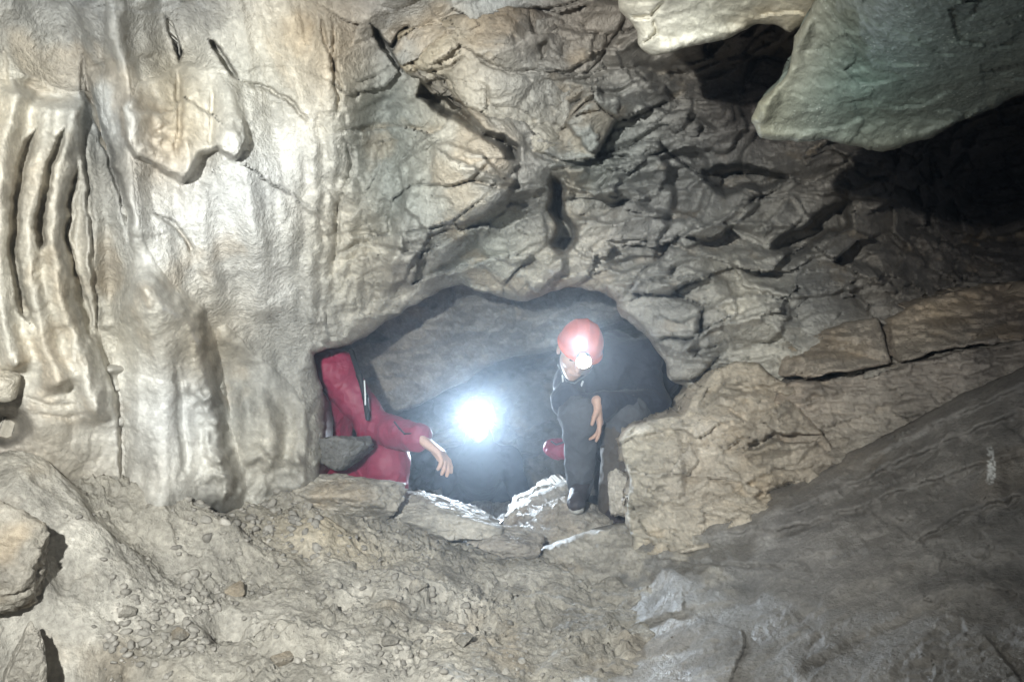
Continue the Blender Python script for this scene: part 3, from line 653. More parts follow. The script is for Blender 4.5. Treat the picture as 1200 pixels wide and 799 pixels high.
# --- the wet slope at the lower right
slope_depth = rbf([(560, 668, 3.02), (612, 655, 3.02), (660, 628, 3.06), (740, 612, 3.04), (820, 596, 2.97), (880, 580, 2.88), (940, 560, 2.78), (1000, 530, 2.72), (1100, 478, 2.55), (1200, 430, 2.36), (1350, 380, 2.0), (1450, 380, 1.7),
                   (600, 720, 2.66), (560, 800, 2.24), (640, 690, 2.77), (640, 760, 2.24), (700, 799, 1.95), (900, 799, 1.74), (1200, 799, 1.36), (1450, 799, 1.05), (1200, 600, 1.92), (1000, 650, 2.2), (800, 700, 2.42), (700, 660, 2.91), (760, 648, 2.86), (700, 720, 2.58), (765, 698, 2.56), (560, 950, 1.72), (900, 950, 1.3), (1450, 950, .8)])
def f_slope(s):
    s.scarp([(560, 712), (620, 708), (700, 680), (790, 655), (900, 668), (960, 650), (1040, 640)], .03, 40, side=1, soft=7)
    s.scarp([(800, 770), (840, 752), (900, 735), (980, 700), (1080, 660), (1210, 640)], .04, 60, side=1, soft=12)
    s.scarp([(900, 800), (960, 770), (1010, 742), (1050, 725), (1120, 690), (1210, 690)], .035, 40, side=1, soft=9); s.scarp([(990, 640), (1060, 610), (1100, 580)], .03, 26, side=1, soft=6)
    s.ridge([(612, 655), (680, 626), (760, 610), (850, 592)], 9, .04, .02); s.ridge([(700, 650), (850, 610), (1000, 570)], 16, .03); s.dome(850, 720, 40, 40, -.05); s.dome(880, 690, 20, 26, -.04)
    for pts, h in [([(890, 612), (1000, 566), (1100, 520), (1215, 474)], .05), ([(870, 636), (1000, 596), (1110, 556), (1215, 525)], .045), ([(1000, 548), (1080, 505), (1215, 446)], .04), ([(760, 640), (860, 625), (960, 612)], .025), ([(1060, 640), (1130, 600), (1215, 575)], .04), ([(680, 760), (780, 720), (880, 700)], .02)]:
        s.scarp(pts, h, 24, side=1, soft=3)
    s.crack([(760, 652), (860, 662), (930, 668)], 3, .03); s.dome(1165, 570, 12, 30, .03, 0, 1.5); s.dome(1010, 515, 20, 10, -.06); s.dome(1060, 760, 60, 24, .04, -30)
    P1 = s.P(); q = np.stack([P1[:, 0] * 2.2 + P1[:, 1] * .6, P1[:, 1] * 2.6, P1[:, 2] * 9], 1)
    h, e = facets(q, 1.0); s.D -= .022 * h; s.D -= .03 * fbm(np.stack([P1[:, 0] * 1.6, P1[:, 1] * 2, P1[:, 2] * 7], 1), 3)
    s.D -= .008 * fbm(P1 * 11, 3) + .012 * beds(P1, (-.25, -.25, 1), .05, 1.0, 4.0, 3, groove=.1)
    md = sstep(.1, -.25, fbm(P1 * 5 + 2, 3) + (s.U - 765) / 130); hm, _ = facets(P1 * 42, .9); hn_, _ = facets(P1 * 85, .9); s.D -= md * (.012 * hm + .006 * hn_ + .012 * fbm(P1 * 9, 3))
    m = sstep(.0, .4, fbm(P1 * 1.9 + 7, 2)); h5, _ = facets(P1 * np.array([22, 26, 50]), 1.0); s.D -= m * .006 * h5
def p_slope(s, P, t):
    """white calcite, painted in for wet glints: one short drip streak on the right, flecks along the low steps"""
    m = sstep(.45, .6, np.exp(-((s.WU - 1161) / 5.5) ** 4 - ((s.WV - 545) / 26) ** 4)) * sstep(-.25, .0, gnoise(P * np.array([160, 160, 40])))
    fl = np.zeros(len(P))
    mud = (sstep(.1, -.25, fbm(P * 5 + 2, 3) + (s.U - 765) / 130))[:, None]
    t = t * (1 - mud) + vary(P, (.345, .322, .28), .3, sa=.2) * mud
    m = np.clip(np.maximum(m, fl * .8), 0, 1)[:, None]
    return t * (1 - m) + np.array([.62, .62, .60]) * m
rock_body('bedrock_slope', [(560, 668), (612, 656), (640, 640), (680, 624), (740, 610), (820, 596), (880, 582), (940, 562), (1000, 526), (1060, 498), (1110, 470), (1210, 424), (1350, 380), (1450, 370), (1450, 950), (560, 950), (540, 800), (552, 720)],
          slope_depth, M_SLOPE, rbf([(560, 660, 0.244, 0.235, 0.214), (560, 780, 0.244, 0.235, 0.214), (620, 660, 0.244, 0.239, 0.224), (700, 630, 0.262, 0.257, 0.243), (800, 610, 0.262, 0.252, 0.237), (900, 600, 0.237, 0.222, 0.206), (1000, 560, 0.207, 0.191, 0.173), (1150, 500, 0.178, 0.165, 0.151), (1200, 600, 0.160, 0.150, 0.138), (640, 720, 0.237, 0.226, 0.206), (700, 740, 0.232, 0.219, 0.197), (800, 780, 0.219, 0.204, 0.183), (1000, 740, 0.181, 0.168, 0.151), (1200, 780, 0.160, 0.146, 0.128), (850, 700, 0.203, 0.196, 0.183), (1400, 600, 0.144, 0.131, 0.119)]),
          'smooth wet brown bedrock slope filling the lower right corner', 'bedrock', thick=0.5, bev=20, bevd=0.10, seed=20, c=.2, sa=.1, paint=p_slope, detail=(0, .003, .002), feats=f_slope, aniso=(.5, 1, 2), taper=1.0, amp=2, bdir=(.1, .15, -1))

# ------------------------------------------------------------------ the floor
def fl_pt(u, v, d): p = at(u, v, d); return (p[0] * 400, p[1] * 400, p[2])
floor_z = rbf([fl_pt(*a) for a in [(0, 560, 2.25), (-200, 600, 1.6), (130, 575, 2.5), (250, 605, 2.68), (380, 575, 2.95), (450, 600, 2.98), (600, 645, 3.02), (0, 799, 1.72), (100, 700, 2.0), (300, 799, 1.95), (450, 700, 2.35), (300, 700, 2.3), (600, 799, 2.0), (560, 680, 2.7), (400, 640, 2.7), (700, 720, 2.4),
                                   (150, 640, 2.3), (0, 640, 2.05)]] + [(-800, 1300, -.80), (-800, 900, -.85), (-500, 500, -.95), (0, 500, -.98), (0, 200, -1.0), (500, 500, -.98), (900, 700, -.95), (500, 1000, -1.0), (-200, 1320, -.85), (0, 1400, -1.0), (200, 1400, -1.0), (0, 1800, -1.0), (-300, 1600, -.98), (400, 1700, -1.0), (-900, 200, -.98), (900, 200, -.98)])
xs = axis(-2.6, 2.2, -1.7, 0.7, .005, .06); ys = axis(-1.2, 5.2, 1.55, 3.25, .005, .06)
X, Y = np.meshgrid(xs, ys); X = X.ravel(); Y = Y.ravel()
Zf = floor_z(X * 400, Y * 400)
PF = np.stack([X, Y, np.zeros_like(X)], 1)
h1, e1 = facets(PF * 5 + .5 * fbm(PF * 4, 2)[:, None], 1.0); h2, e2 = facets(PF * 15, 1.0); h3, e3 = facets(PF * 42, .9)
m1 = sstep(-.15, .35, fbm(PF * 1.7 + 4, 2))
h4, e4 = facets(PF * 85, .9)
m2 = sstep(.1, .5, fbm(PF * 3.4 + 9, 3)); m3 = sstep(.12, .42, fbm(PF * 2.6 + 31, 3))
Zf += .040 * fbm(PF * 2.4, 3) + .018 * h1 * (.3 + .9 * m1) + .012 * h2 * m3 + .018 * h3 * m2 + .008 * h4 * (.05 + m3) + .014 * fbm(PF * 9, 3) + .004 * fbm(PF * 45, 3) - .02 * sstep(.2, .5, fbm(PF * 6 + 77, 3))
def pit(u, v, d, rx, ry, dep):
    global Zf
    p = at(u, v, d); Zf -= dep * np.exp(-(((X - p[0]) / rx) ** 2 + ((Y - p[1]) / ry) ** 2) ** (3 if dep > .3 else 1.6))
pit(45, 738, 1.80, .12, .12, .36); pit(268, 690, 2.2, .05, .05, .09); pit(205, 606, 2.48, .26, .15, -.10); pit(520, 700, 2.4, .12, .08, .04); pit(350, 745, 2.1, .12, .06, -.035); pit(270, 745, 2.15, .08, .05, .05); pit(400, 700, 2.35, .04, .04, .04); pit(385, 640, 2.7, .15, .10, -.05); pit(45, 600, 2.18, .30, .14, -.11); pit(20, 690, 1.95, .10, .07, -.08)
nx, ny = len(xs), len(ys); idx = np.arange(nx * ny).reshape(ny, nx)
FQ = np.stack([idx[:-1, :-1], idx[:-1, 1:], idx[1:, 1:], idx[1:, :-1]], -1).reshape(-1, 4)
dry = sstep(-.1, .3, fbm(PF * 2.1 + 2, 3))[:, None]
ft = np.array([.30, .278, .238]) * (1 - dry) + np.array([.39, .365, .32]) * dry
pp = at(385, 640, 2.7); yw = np.exp(-(((X - pp[0]) / .22) ** 2 + ((Y - pp[1]) / .13) ** 2))[:, None]
ft = ft * (1 - yw) + np.array([.44, .38, .285]) * yw
PZ = np.stack([X, Y, Zf], 1)
tag(mesh_obj('cave_floor', PZ, FQ, M_MUD, tint=vary(PZ, ft, .3, sa=.2, dirt=.4)), kind='structure')

def floor_at(x, y):
    i = np.clip(np.searchsorted(xs, x), 0, nx - 1); j = np.clip(np.searchsorted(ys, y), 0, ny - 1)
    return Zf.reshape(ny, nx)[j, i]

# ------------------------------------------------------------------ loose stones
def ico(sub):
    import bmesh
    bm = bmesh.new(); bmesh.ops.create_icosphere(bm, subdivisions=sub, radius=1)
    bm.verts.ensure_lookup_table()
    v = np.array([x.co[:] for x in bm.verts]); f = np.array([[y.index for y in x.verts] for x in bm.faces]); bm.free()
    return v, f
ICO5 = ico(6); ICO3 = ico(3); ICO2 = ico(2)
def stone_shape(base, seed, planes=14, soft=0.05, nz=0.05):
    rng = np.random.RandomState(seed); v, f = base
    n = rng.normal(size=(planes, 3)); n /= np.linalg.norm(n, axis=1)[:, None]; h = .62 + .38 * rng.rand(planes)
    c = v @ n.T; r = np.where(c > .05, h / np.maximum(c, .05), 3.0)
    rr = -soft * np.log(np.exp(-r / soft).sum(1))
    rr = np.minimum(rr, 1.3)
    q = v * rr[:, None]
    if nz:
        hh, _ = facets(q * 3 + seed, 1.0); h2, _ = facets(q * 9 + seed, 1.0)
        q = q * (1 + nz * hh + nz * .45 * h2 + nz * .5 * fbm(q * 4 + seed, 4))[:, None]
    return q
def rot(rx, ry, rz):
    return np.array(Matrix.Rotation(R(rz), 3, 'Z') @ Matrix.Rotation(R(ry), 3, 'Y') @ Matrix.Rotation(R(rx), 3, 'X'))
def boulder(pos, size, rt, seed, tint, label, mat=M_STONE, name='boulder', cat='boulder', soft=.05, nz=.06):
    q = stone_shape(ICO5, seed, soft=soft, nz=nz) * np.array(size)
    q = q @ rot(*rt).T + np.array(pos)
    return tag(mesh_obj(name, q, ICO5[1], mat, tint=vary(q, tint, .3, seed=seed)), label, cat)

PALE = (.44, .41, .36)
rock_body('boulder', [(588, 608), (602, 594), (622, 582), (646, 569), (662, 563), (673, 572), (670, 586), (678, 596), (700, 601), (724, 606), (740, 622), (736, 660), (596, 660)],
          [(588, 608, 3.46), (662, 563, 3.56), (673, 580, 3.44), (640, 592, 3.40), (662, 596, 3.32), (700, 602, 3.30), (730, 612, 3.28), (640, 625, 3.26), (600, 655, 3.2), (730, 655, 3.1)],
          M_STONE, (.40, .375, .335), 'angular grey boulder under the dark clothed caver\'s shoe, its sloping top lit white', 'boulder', thick=.3, bev=6, bevd=.035, seed=31, bed=.35, detail=(.03, .014, .006), step=1.6)
boulder(at(412, 582, 3.0), (.19, .16, .125), (0, 8, 0), 32, (.38, .35, .30), 'rounded grey boulder at the rim below the red sleeve')
boulder(at(505, 608, 3.03), (.235, .15, .105), (0, 13, -5), 33, (.37, .345, .30), 'long low boulder on the rim directly below the shining lamp')
boulder(at(598, 632, 3.02), (.15, .10, .065), (0, 10, 5), 37, (.40, .365, .32), 'small flat grey boulder at the lowest point of the tunnel rim')
boulder(at(398, 530, 3.06), (.11, .09, .095), (0, 14, 20), 36, (.12, .118, .112), 'dim grey boulder under the elbow of the red jacket', soft=.1)  # low tint puts the shadow it lies in into the stone's colour
boulder(at(727, 576, 3.08), (.055, .06, .115), (0, -8, 0), 38, (.42, .39, .34), 'small upright stone leaning against the large pale boulder')
boulder(at(-6, 455, 2.06), (.085, .08, .055), (0, -10, 0), 42, (.46, .42, .35), 'round cream stone at the left edge under the curtain folds', soft=.12, nz=.03, mat=M_FLOW)
boulder(at(30, 790, 1.78), (.05, .06, .13), (0, 10, 0), 43, (.30, .275, .235), 'upright pale stone in the dark hollow at the lower left')
boulder(at(-14, 668, 1.90), (.20, .20, .15), (-4, 8, 15), 44, (.27, .245, .205), 'rounded stone above the dark hollow at the lower left', soft=.1)

for k, (u, v, d, a, b, c_, sd) in enumerate([(275, 692, 2.2, .035, .03, .022, 51), (488, 690, 2.5, .03, .03, .022, 52), (545, 752, 2.15, .03, .025, .02, 53), (410, 668, 2.6, .028, .026, .02, 54), (210, 745, 2.0, .03, .026, .018, 55), (330, 775, 1.95, .034, .028, .02, 56), (458, 752, 2.15, .022, .02, .016, 57), (150, 700, 2.0, .026, .022, .018, 58), (590, 700, 2.45, .03, .024, .016, 59)]):
    for it in range(14):
        z = floor_at((u - 600) / F_PX * d, d); d = .5 * d + .5 * min(3.0, max(1.3, z / ((399.5 - v) / F_PX)))
    x = (u - 600) / F_PX * d
    o = boulder((x, d, floor_at(x, d) + c_ * .35), (a, b, c_), (8 * k - 30, 5 * k - 20, 40 * k), sd, (.27, .25, .215), 'small grey stone lying loose on the mud floor', name='stone', cat='stone', soft=.03)
    o['group'] = 'loose stones on the mud floor'

# rubble strewn over the mud: far too many to count
rng = np.random.RandomState(5)
shapes = [stone_shape(ICO2, 100 + k, planes=9, soft=.02, nz=0.0) for k in range(10)]
Vs, Fs, Ts = [], [], []; off = 0
def strew(n, u0, u1, v0, v1, lo, hi, pw):
    global off
    for k in range(n):
        u = u0 + (u1 - u0) * rng.rand(); v = v0 + (v1 - v0) * rng.rand()
        a = (399.5 - v) / F_PX; d = 2.3
        for it in range(12):
            x = (u - 600) / F_PX * d; z = floor_at(x, d); d = d * .5 + .5 * min(3.1, max(1.2, z / a))
        x = (u - 600) / F_PX * d; z = floor_at(x, d)
        s = lo + (hi - lo) * rng.rand() ** pw
        q = shapes[rng.randint(10)] * (s * np.array([1, .8 + .3 * rng.rand(), .5 + .4 * rng.rand()]))
        q = q @ rot(rng.normal() * 20, rng.normal() * 20, rng.rand() * 360).T + np.array([x, d, z + s * .15])
        Vs.append(q); Fs.append(ICO2[1] + off); off += len(q)
        g = .21 + .13 * rng.rand() + .1 * (rng.rand() < .1); Ts.append(np.tile(np.array([g * 1.04, g * .97, g * .86]), (len(q), 1)))
strew(450, 120, 640, 640, 810, .002, .011, 3.5); strew(260, 380, 620, 690, 800, .002, .014, 2.8); strew(300, 120, 260, 690, 770, .002, .016, 2.8); strew(350, 250, 620, 620, 700, .002, .014, 3.2); strew(260, 200, 380, 585, 640, .003, .02, 2.4); strew(120, -20, 300, 640, 810, .002, .012, 3.5); strew(160, 560, 700, 720, 810, .002, .008, 3)
tag(mesh_obj('rubble', np.concatenate(Vs), np.concatenate(Fs), M_GRAV, tint=np.concatenate(Ts), smooth=False), kind='stuff')

# ------------------------------------------------------------------ the chamber behind the mouth
v, f = ico(7)
cc = np.array([.02, 4.15, -.20]); q = v * np.array([1.45, 1.45, .95])
P1 = q + cc
h1, _ = facets(P1 * np.array([2.4, 2.4, 3.4]), 1.1); h2, _ = facets(P1 * np.array([6, 6, 10]), 1.1); h3, _ = facets(P1 * 18, 1)
q = q * (1 - .17 * h1 - .06 * h2 - .02 * h3 - .03 * ridged(P1 * 5, 4))[:, None]
# the roof hangs lower over the left half
low = sstep(.25, -.25, P1[:, 0] - .0) * sstep(-.1, .3, P1[:, 2]) * sstep(3.4, 4.0, P1[:, 1])
q[:, 2] -= .16 * low
P1 = q + cc
keep = ~((P1[:, 1] < 3.42))
fk = f[keep[f].all(1)]
used = np.unique(fk); re = np.full(len(P1), -1); re[used] = np.arange(len(used))
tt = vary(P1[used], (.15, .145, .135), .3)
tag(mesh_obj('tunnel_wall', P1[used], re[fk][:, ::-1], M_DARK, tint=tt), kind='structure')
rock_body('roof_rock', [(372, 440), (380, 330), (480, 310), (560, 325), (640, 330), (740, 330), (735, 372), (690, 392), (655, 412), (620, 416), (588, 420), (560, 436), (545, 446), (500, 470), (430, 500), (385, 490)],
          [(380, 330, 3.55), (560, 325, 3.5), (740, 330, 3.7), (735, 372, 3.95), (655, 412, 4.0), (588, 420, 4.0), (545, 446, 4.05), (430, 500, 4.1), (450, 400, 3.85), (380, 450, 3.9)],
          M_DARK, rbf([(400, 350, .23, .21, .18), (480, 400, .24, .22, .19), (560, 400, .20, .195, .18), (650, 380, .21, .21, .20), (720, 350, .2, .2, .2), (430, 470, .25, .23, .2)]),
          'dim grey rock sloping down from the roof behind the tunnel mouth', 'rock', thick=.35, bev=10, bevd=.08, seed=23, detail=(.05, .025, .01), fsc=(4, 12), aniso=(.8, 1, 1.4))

# ------------------------------------------------------------------ people
def nets(Fv, o, h):
    """smooth surface of a sampled distance field (surface nets)"""
    ins = Fv < 0; n = np.array(Fv.shape)
    c = ins[:-1, :-1, :-1].astype(np.int8); s = np.zeros(tuple(n - 1), np.int8)
    for a in (0, 1):
        for b in (0, 1):
            for d in (0, 1):
                s += ins[a:n[0] - 1 + a, b:n[1] - 1 + b, d:n[2] - 1 + d]
    act = np.argwhere((s > 0) & (s < 8)); idx = np.full(tuple(n - 1), -1, np.int64); idx[tuple(act.T)] = np.arange(len(act))
    acc = np.zeros((len(act), 3)); cnt = np.zeros(len(act))
    cor = [(a, b, d) for a in (0, 1) for b in (0, 1) for d in (0, 1)]
    for i, p in enumerate(cor):
        for qd in cor[i + 1:]:
            if sum(abs(np.subtract(p, qd))) != 1: continue
            f0 = Fv[tuple((act + p).T)]; f1 = Fv[tuple((act + qd).T)]
            m = (f0 < 0) != (f1 < 0)
            t = np.where(m, f0 / np.where(m, f0 - f1, 1), 0)
            acc[m] += (np.array(p) + t[:, None] * (np.array(qd) - np.array(p)))[m]; cnt[m] += 1
    V_ = o + h * (act + acc / cnt[:, None])
    quads = []
    for ax in range(3):
        sl0 = [slice(None)] * 3; sl1 = [slice(None)] * 3; sl0[ax] = slice(0, -1); sl1[ax] = slice(1, None)
        x = np.argwhere(ins[tuple(sl0)] != ins[tuple(sl1)])
        b, d = [k for k in range(3) if k != ax]
        x = x[(x[:, b] > 0) & (x[:, d] > 0) & (x[:, b] < n[b] - 1) & (x[:, d] < n[d] - 1)]
        eb = np.eye(3, dtype=int)[b]; ed = np.eye(3, dtype=int)[d]
        qd = np.stack([idx[tuple((x - eb - ed).T)], idx[tuple((x - ed).T)], idx[tuple(x.T)], idx[tuple((x - eb).T)]], 1)
        fl = ins[tuple(x.T)]
        if ax == 1: fl = ~fl
        qd[~fl] = qd[~fl][:, ::-1]; quads.append(qd)
    return V_, np.concatenate(quads)

def sdf_body(name, prims, mat, parent=None, h=.006, k=.03, wr=0.0, wsc=14, tint=None, seed=0):
    """prims: ('c', p, q, r0, r1) tapered limb; ('e', centre, radii, 3x3) ellipsoid; optional last item = own blend radius"""
    lo = np.full(3, 1e9); hi = np.full(3, -1e9)
    for p in prims:
        if p[0] == 'c': pts = np.array([p[1], p[2]]); r = max(p[3], p[4])
        else: pts = np.array([p[1]]); r = max(p[2])
        lo = np.minimum(lo, pts.min(0) - r - .03); hi = np.maximum(hi, pts.max(0) + r + .03)
    n = np.ceil((hi - lo) / h).astype(int) + 1
    Fv = np.full(tuple(n), .2, np.float32)
    for p in prims:
        kk = p[-1] if (p[0] == 'c' and len(p) == 6) or (p[0] == 'e' and len(p) == 5) else k
        if p[0] == 'c': pts = np.array([p[1], p[2]]); r = max(p[3], p[4])
        else: pts = np.array([p[1]]); r = max(p[2])
        a = np.maximum(((pts.min(0) - r - .08 - lo) / h).astype(int), 0); b = np.minimum(((pts.max(0) + r + .08 - lo) / h).astype(int) + 2, n)
        g = np.stack(np.meshgrid(*[lo[i] + h * np.arange(a[i], b[i]) for i in range(3)], indexing='ij'), -1)
        if p[0] == 'c':
            A = np.array(p[1]); Bv = np.array(p[2]) - A; t = np.clip(((g - A) @ Bv) / max(Bv @ Bv, 1e-9), 0, 1)
            d = np.linalg.norm(g - A - t[..., None] * Bv, axis=-1) - (p[3] + (p[4] - p[3]) * t)
        else:
            L = (g - np.array(p[1])) @ np.array(p[3]); rr = np.array(p[2]); e = np.linalg.norm(L / rr, axis=-1)
            d = e * (e - 1) / np.maximum(np.linalg.norm(L / rr ** 2, axis=-1), 1e-6)
        s = tuple(slice(a[i], b[i]) for i in range(3)); o = Fv[s]
        hh = np.clip(.5 + .5 * (o - d) / kk, 0, 1)
        Fv[s] = o * (1 - hh) + d * hh - kk * hh * (1 - hh)
    V_, Qd = nets(Fv, lo, h)
    if wr:
        me_n = np.zeros_like(V_); a, b, c = V_[Qd[:, 0]], V_[Qd[:, 1]], V_[Qd[:, 2]]
        fn = np.cross(b - a, c - a)
        for i in range(4): np.add.at(me_n, Qd[:, i], fn)
        me_n /= np.maximum(np.linalg.norm(me_n, axis=1), 1e-9)[:, None]
        V_ = V_ + me_n * (wr * (ridged(V_ * wsc + seed, 3) * .6 + fbm(V_ * wsc * .6 + seed, 2) * .6))[:, None]
    return mesh_obj(name, V_, Qd, mat, parent=parent, tint=tint)

I3 = np.eye(3)
def C(p, q, r0, r1, *k): return ('c', np.array(p, float), np.array(q, float), r0, r1, *k)
def E(c, r, rt=(0, 0, 0), *k): return ('e', np.array(c, float), np.array(r, float), rot(*rt), *k)

SKIN = simple_mat('skin', (.52, .33, .25), .5, .001, 90)
NAVY = simple_mat('navy_jacket_fabric', (.022, .028, .045), .75, .012, 45, sheen=.1)
TROU = simple_mat('slate_trousers_fabric', (.085, .092, .105), .85, .012, 45)
BROWNT = simple_mat('muddy_trousers_fabric', (.095, .082, .07), .85, .012, 45)
RED = simple_mat('red_jacket_fabric', (.25, .018, .055), .55, .012, 40, spec=.5)
BLACK = simple_mat('black_webbing', (.012, .012, .015), .6, .003, 80)
SHOE = simple_mat('dark_shoe_leather', (.05, .042, .045), .6, .004, 80)
SOCK = simple_mat('grey_wool_sock', (.20, .20, .21), .95, .004, 160)
SOLE = simple_mat('pale_shoe_sole', (.45, .45, .43), .7, .002, 90)
HELM = simple_mat('orange_red_helmet_shell', (.68, .10, .025), .55, .002, 30, spec=.5, var=.08)
HELMD = simple_mat('dark_helmet_shell', (.04, .05, .08), .4, 0, 60)
WHITEP = simple_mat('white_piping', (.75, .77, .78), .5, .001, 100)
PLAST = simple_mat('lamp_plastic', (.10, .10, .11), .4, 0, 60)
BLUE = simple_mat('blue_overall_fabric', (.010, .017, .034), .85, .012, 45)
HAIR = simple_mat('short_grey_hair', (.12, .11, .10), .7, .004, 120)
GLOW = emit_mat('lamp_lens_glow', (.90, .96, 1.0), 25)
GLOW2 = emit_mat('helmet_lamp_glow', (.92, .97, 1.0), 25)
EYE = simple_mat('dark_eye', (.02, .018, .018), .2)

def hand(wrist, direc, palm_n, spread, curl, scale=1.0, thumb_side=1):
    """palm, four unequal bent fingers and a thumb that leaves the side of the palm"""
    d = np.array(direc, float); d /= np.linalg.norm(d); n = np.array(palm_n, float); n -= d * (n @ d); n /= np.linalg.norm(n); s = np.cross(d, n) * thumb_side
    w_ = np.array(wrist, float); L = .095 * scale
    pr = []
    for o in (-.026, -.009, .009, .026):
        pr.append(C(w_ + s * o * .6 * scale, w_ + d * L + s * o * scale, .017 * scale, .0125 * scale, .014))
    for i, (o, ln) in enumerate(((.028, .072), (.0095, .082), (-.0095, .076), (-.028, .060))):
        b = w_ + d * L + s * o * scale; c_ = curl[i]; dd = d
        dirn = d * math.cos(R(c_ * .5)) + n * math.sin(R(c_ * .5)) + s * (o * spread)
        p1 = b + dirn * ln * .48 * scale
        dirn2 = d * math.cos(R(c_ * 1.2)) + n * math.sin(R(c_ * 1.2)) + s * (o * spread)
        p2 = p1 + dirn2 * ln * .32 * scale
        dirn3 = d * math.cos(R(c_ * 1.7)) + n * math.sin(R(c_ * 1.7))
        p3 = p2 + dirn3 * ln * .24 * scale
        pr += [C(b, p1, .0098 * scale, .0088 * scale, .006), C(p1, p2, .0088 * scale, .0080 * scale, .004), C(p2, p3, .0080 * scale, .0066 * scale, .004)]
    tb = w_ + d * .03 * scale + s * .026 * scale
    t1 = tb + (d * .7 + s * .55 + n * .35) * .045 * scale; t2 = t1 + (d * .9 + s * .15 + n * .4) * .034 * scale
    pr += [C(tb, t1, .0145 * scale, .0105 * scale, .012), C(t1, t2, .0105 * scale, .0078 * scale, .005)]
    return pr

def head(c, rt, s=1.0):
    M = rot(*rt); c = np.array(c, float)
    def p(x, y, z): return c + M @ (np.array([x, y, z]) * s)
    pr = [('e', p(0, .01, .03), np.array([.076, .096, .098]) * s, M), ('e', p(0, -.012, -.045), np.array([.060, .076, .075]) * s, M),
          C(p(0, -.062, -.092), p(0, -.052, -.085), .024 * s, .03 * s), C(p(0, -.092, .008), p(0, -.108, -.028), .010 * s, .015 * s, .012),
          C(p(-.05, -.074, .022), p(.05, -.074, .022), .012 * s, .012 * s, .02), C(p(-.022, -.086, -.062), p(.022, -.086, -.062), .009 * s, .009 * s, .01)]
    for sx in (-1, 1):
        pr.append(('e', p(sx * .080, .012, -.012), np.array([.012, .022, .034]) * s, M, .008))
        pr.append(('e', p(sx * .045, -.062, -.020), np.array([.026, .022, .022]) * s, M, .02))
    return pr, p, M

def helmet(parent, p, M, mat, s=1.0, tilt=0):
    """a climbing shell with a brim, sitting on the head"""
    v, f = ICO5; q = v.copy()
    up = q[:, 2] > -.16
    r = np.array([.100, .122, .108]) * s
    qq = q * r
    z0 = -.16
    low = ~up; qq[low, 2] = z0 * r[2]                    # flat underside
    rim = np.exp(-((q[:, 2] + .12) / .07) ** 2) * np.where(up, 1, 0)
    qq[:, :2] *= (1 + .07 * rim)[:, None]
    qq[:, 1] -= .012 * s * rim * (q[:, 1] < 0)
    for sx in (-.5, 0, .5): qq[:, 2] += .006 * s * np.exp(-((q[:, 0] - sx) / .10) ** 2) * np.clip(q[:, 2], 0, 1)
    W = np.array([p(0, 0, .045)]) + qq @ M.T
    return mesh_obj('helmet', W, f, mat, parent=parent)

def cyl(name, a, b, r0, r1, mat, parent=None, n=40, capdome=.0, prof=None):
    a = np.array(a, float); b = np.array(b, float); d = b - a; L = np.linalg.norm(d); d /= L
    t = np.array([0, 0, 1.]) if abs(d[2]) < .8 else np.array([1., 0, 0]); x = np.cross(t, d); x /= np.linalg.norm(x); y = np.cross(d, x)
    prof = prof or [(0, 0), (r0 * .9, 0), (r0, .08 * L), (r1, .92 * L), (r1 * .92, L), (0, L + capdome)]
    ang = np.linspace(0, 2 * np.pi, n, endpoint=False); V_ = []
    for r, z in prof: V_.append(a + d * z + r * (np.cos(ang)[:, None] * x + np.sin(ang)[:, None] * y))
    V_ = np.concatenate(V_); fq = []
    for k in range(len(prof) - 1):
        for i in range(n): fq.append((k * n + i, k * n + (i + 1) % n, (k + 1) * n + (i + 1) % n, (k + 1) * n + i))
    return mesh_obj(name, V_, np.array(fq), mat, parent=parent)

def strip(name, pts, r, mat, parent=None):
    pr = [C(a, b, r, r) for a, b in zip(pts[:-1], pts[1:])]
    return sdf_body(name, pr, mat, parent, h=max(.0025, r * .55), k=r)

# --- the caver in dark clothes, crouching on the boulder with a forearm on the knee
man = empty('person', tuple(at(690, 598, 3.4)))
tag(man, 'crouching caver in dark jacket and orange red helmet, head bowed, hand hanging over the knee', 'person')
iv = Matrix.Translation(-man.location)
def own(o):                                                   # keep world placement under the thing's base
    if o.parent.type == 'EMPTY': o.matrix_parent_inverse = iv
    return o
hd, hp, HM = head(at(677, 412, 3.34), (34, 14, 8), 1.0)
sL, sR = at(672, 446, 3.52), at(752, 420, 3.58)               # shoulders
eL, wL, = at(664, 470, 3.38), at(704, 480, 3.30)
eR, wR = at(766, 474, 3.46), at(700, 470, 3.27)
hipL, hipR = at(724, 516, 3.90), at(772, 508, 3.82)
kL, aL = at(680, 488, 3.32), at(680, 566, 3.42)
kR, aR = at(733, 484, 3.40), at(718, 592, 3.40)
hn = hand(wR, (.12, -.06, -1), (-.75, .15, -.15), 4, (18, 40, 52, 60), 1.02, thumb_side=-1)
body = hd + [C(hp(0, .03, -.07), at(700, 440, 3.58), .055, .065), C(at(700, 440, 3.60), at(742, 510, 3.88), .12, .13), C(sL, sR, .06, .06),
             C(sL, eL, .046, .038), C(eL, wL, .036, .027), C(sR, eR, .046, .038), C(eR, wR, .037, .026),
             C(hipL, hipR, .10, .10), C(hipL, kL, .075, .052), C(kL, aL, .050, .034), C(hipR, kR, .075, .052), C(kR, aR, .050, .034),
             C(aL, aL + np.array([-.02, -.10, -.062]), .030, .017), C(aR, aR + np.array([.02, -.10, -.062]), .030, .017)] + hn
own(sdf_body('body', body, SKIN, man, h=.0055, k=.025))
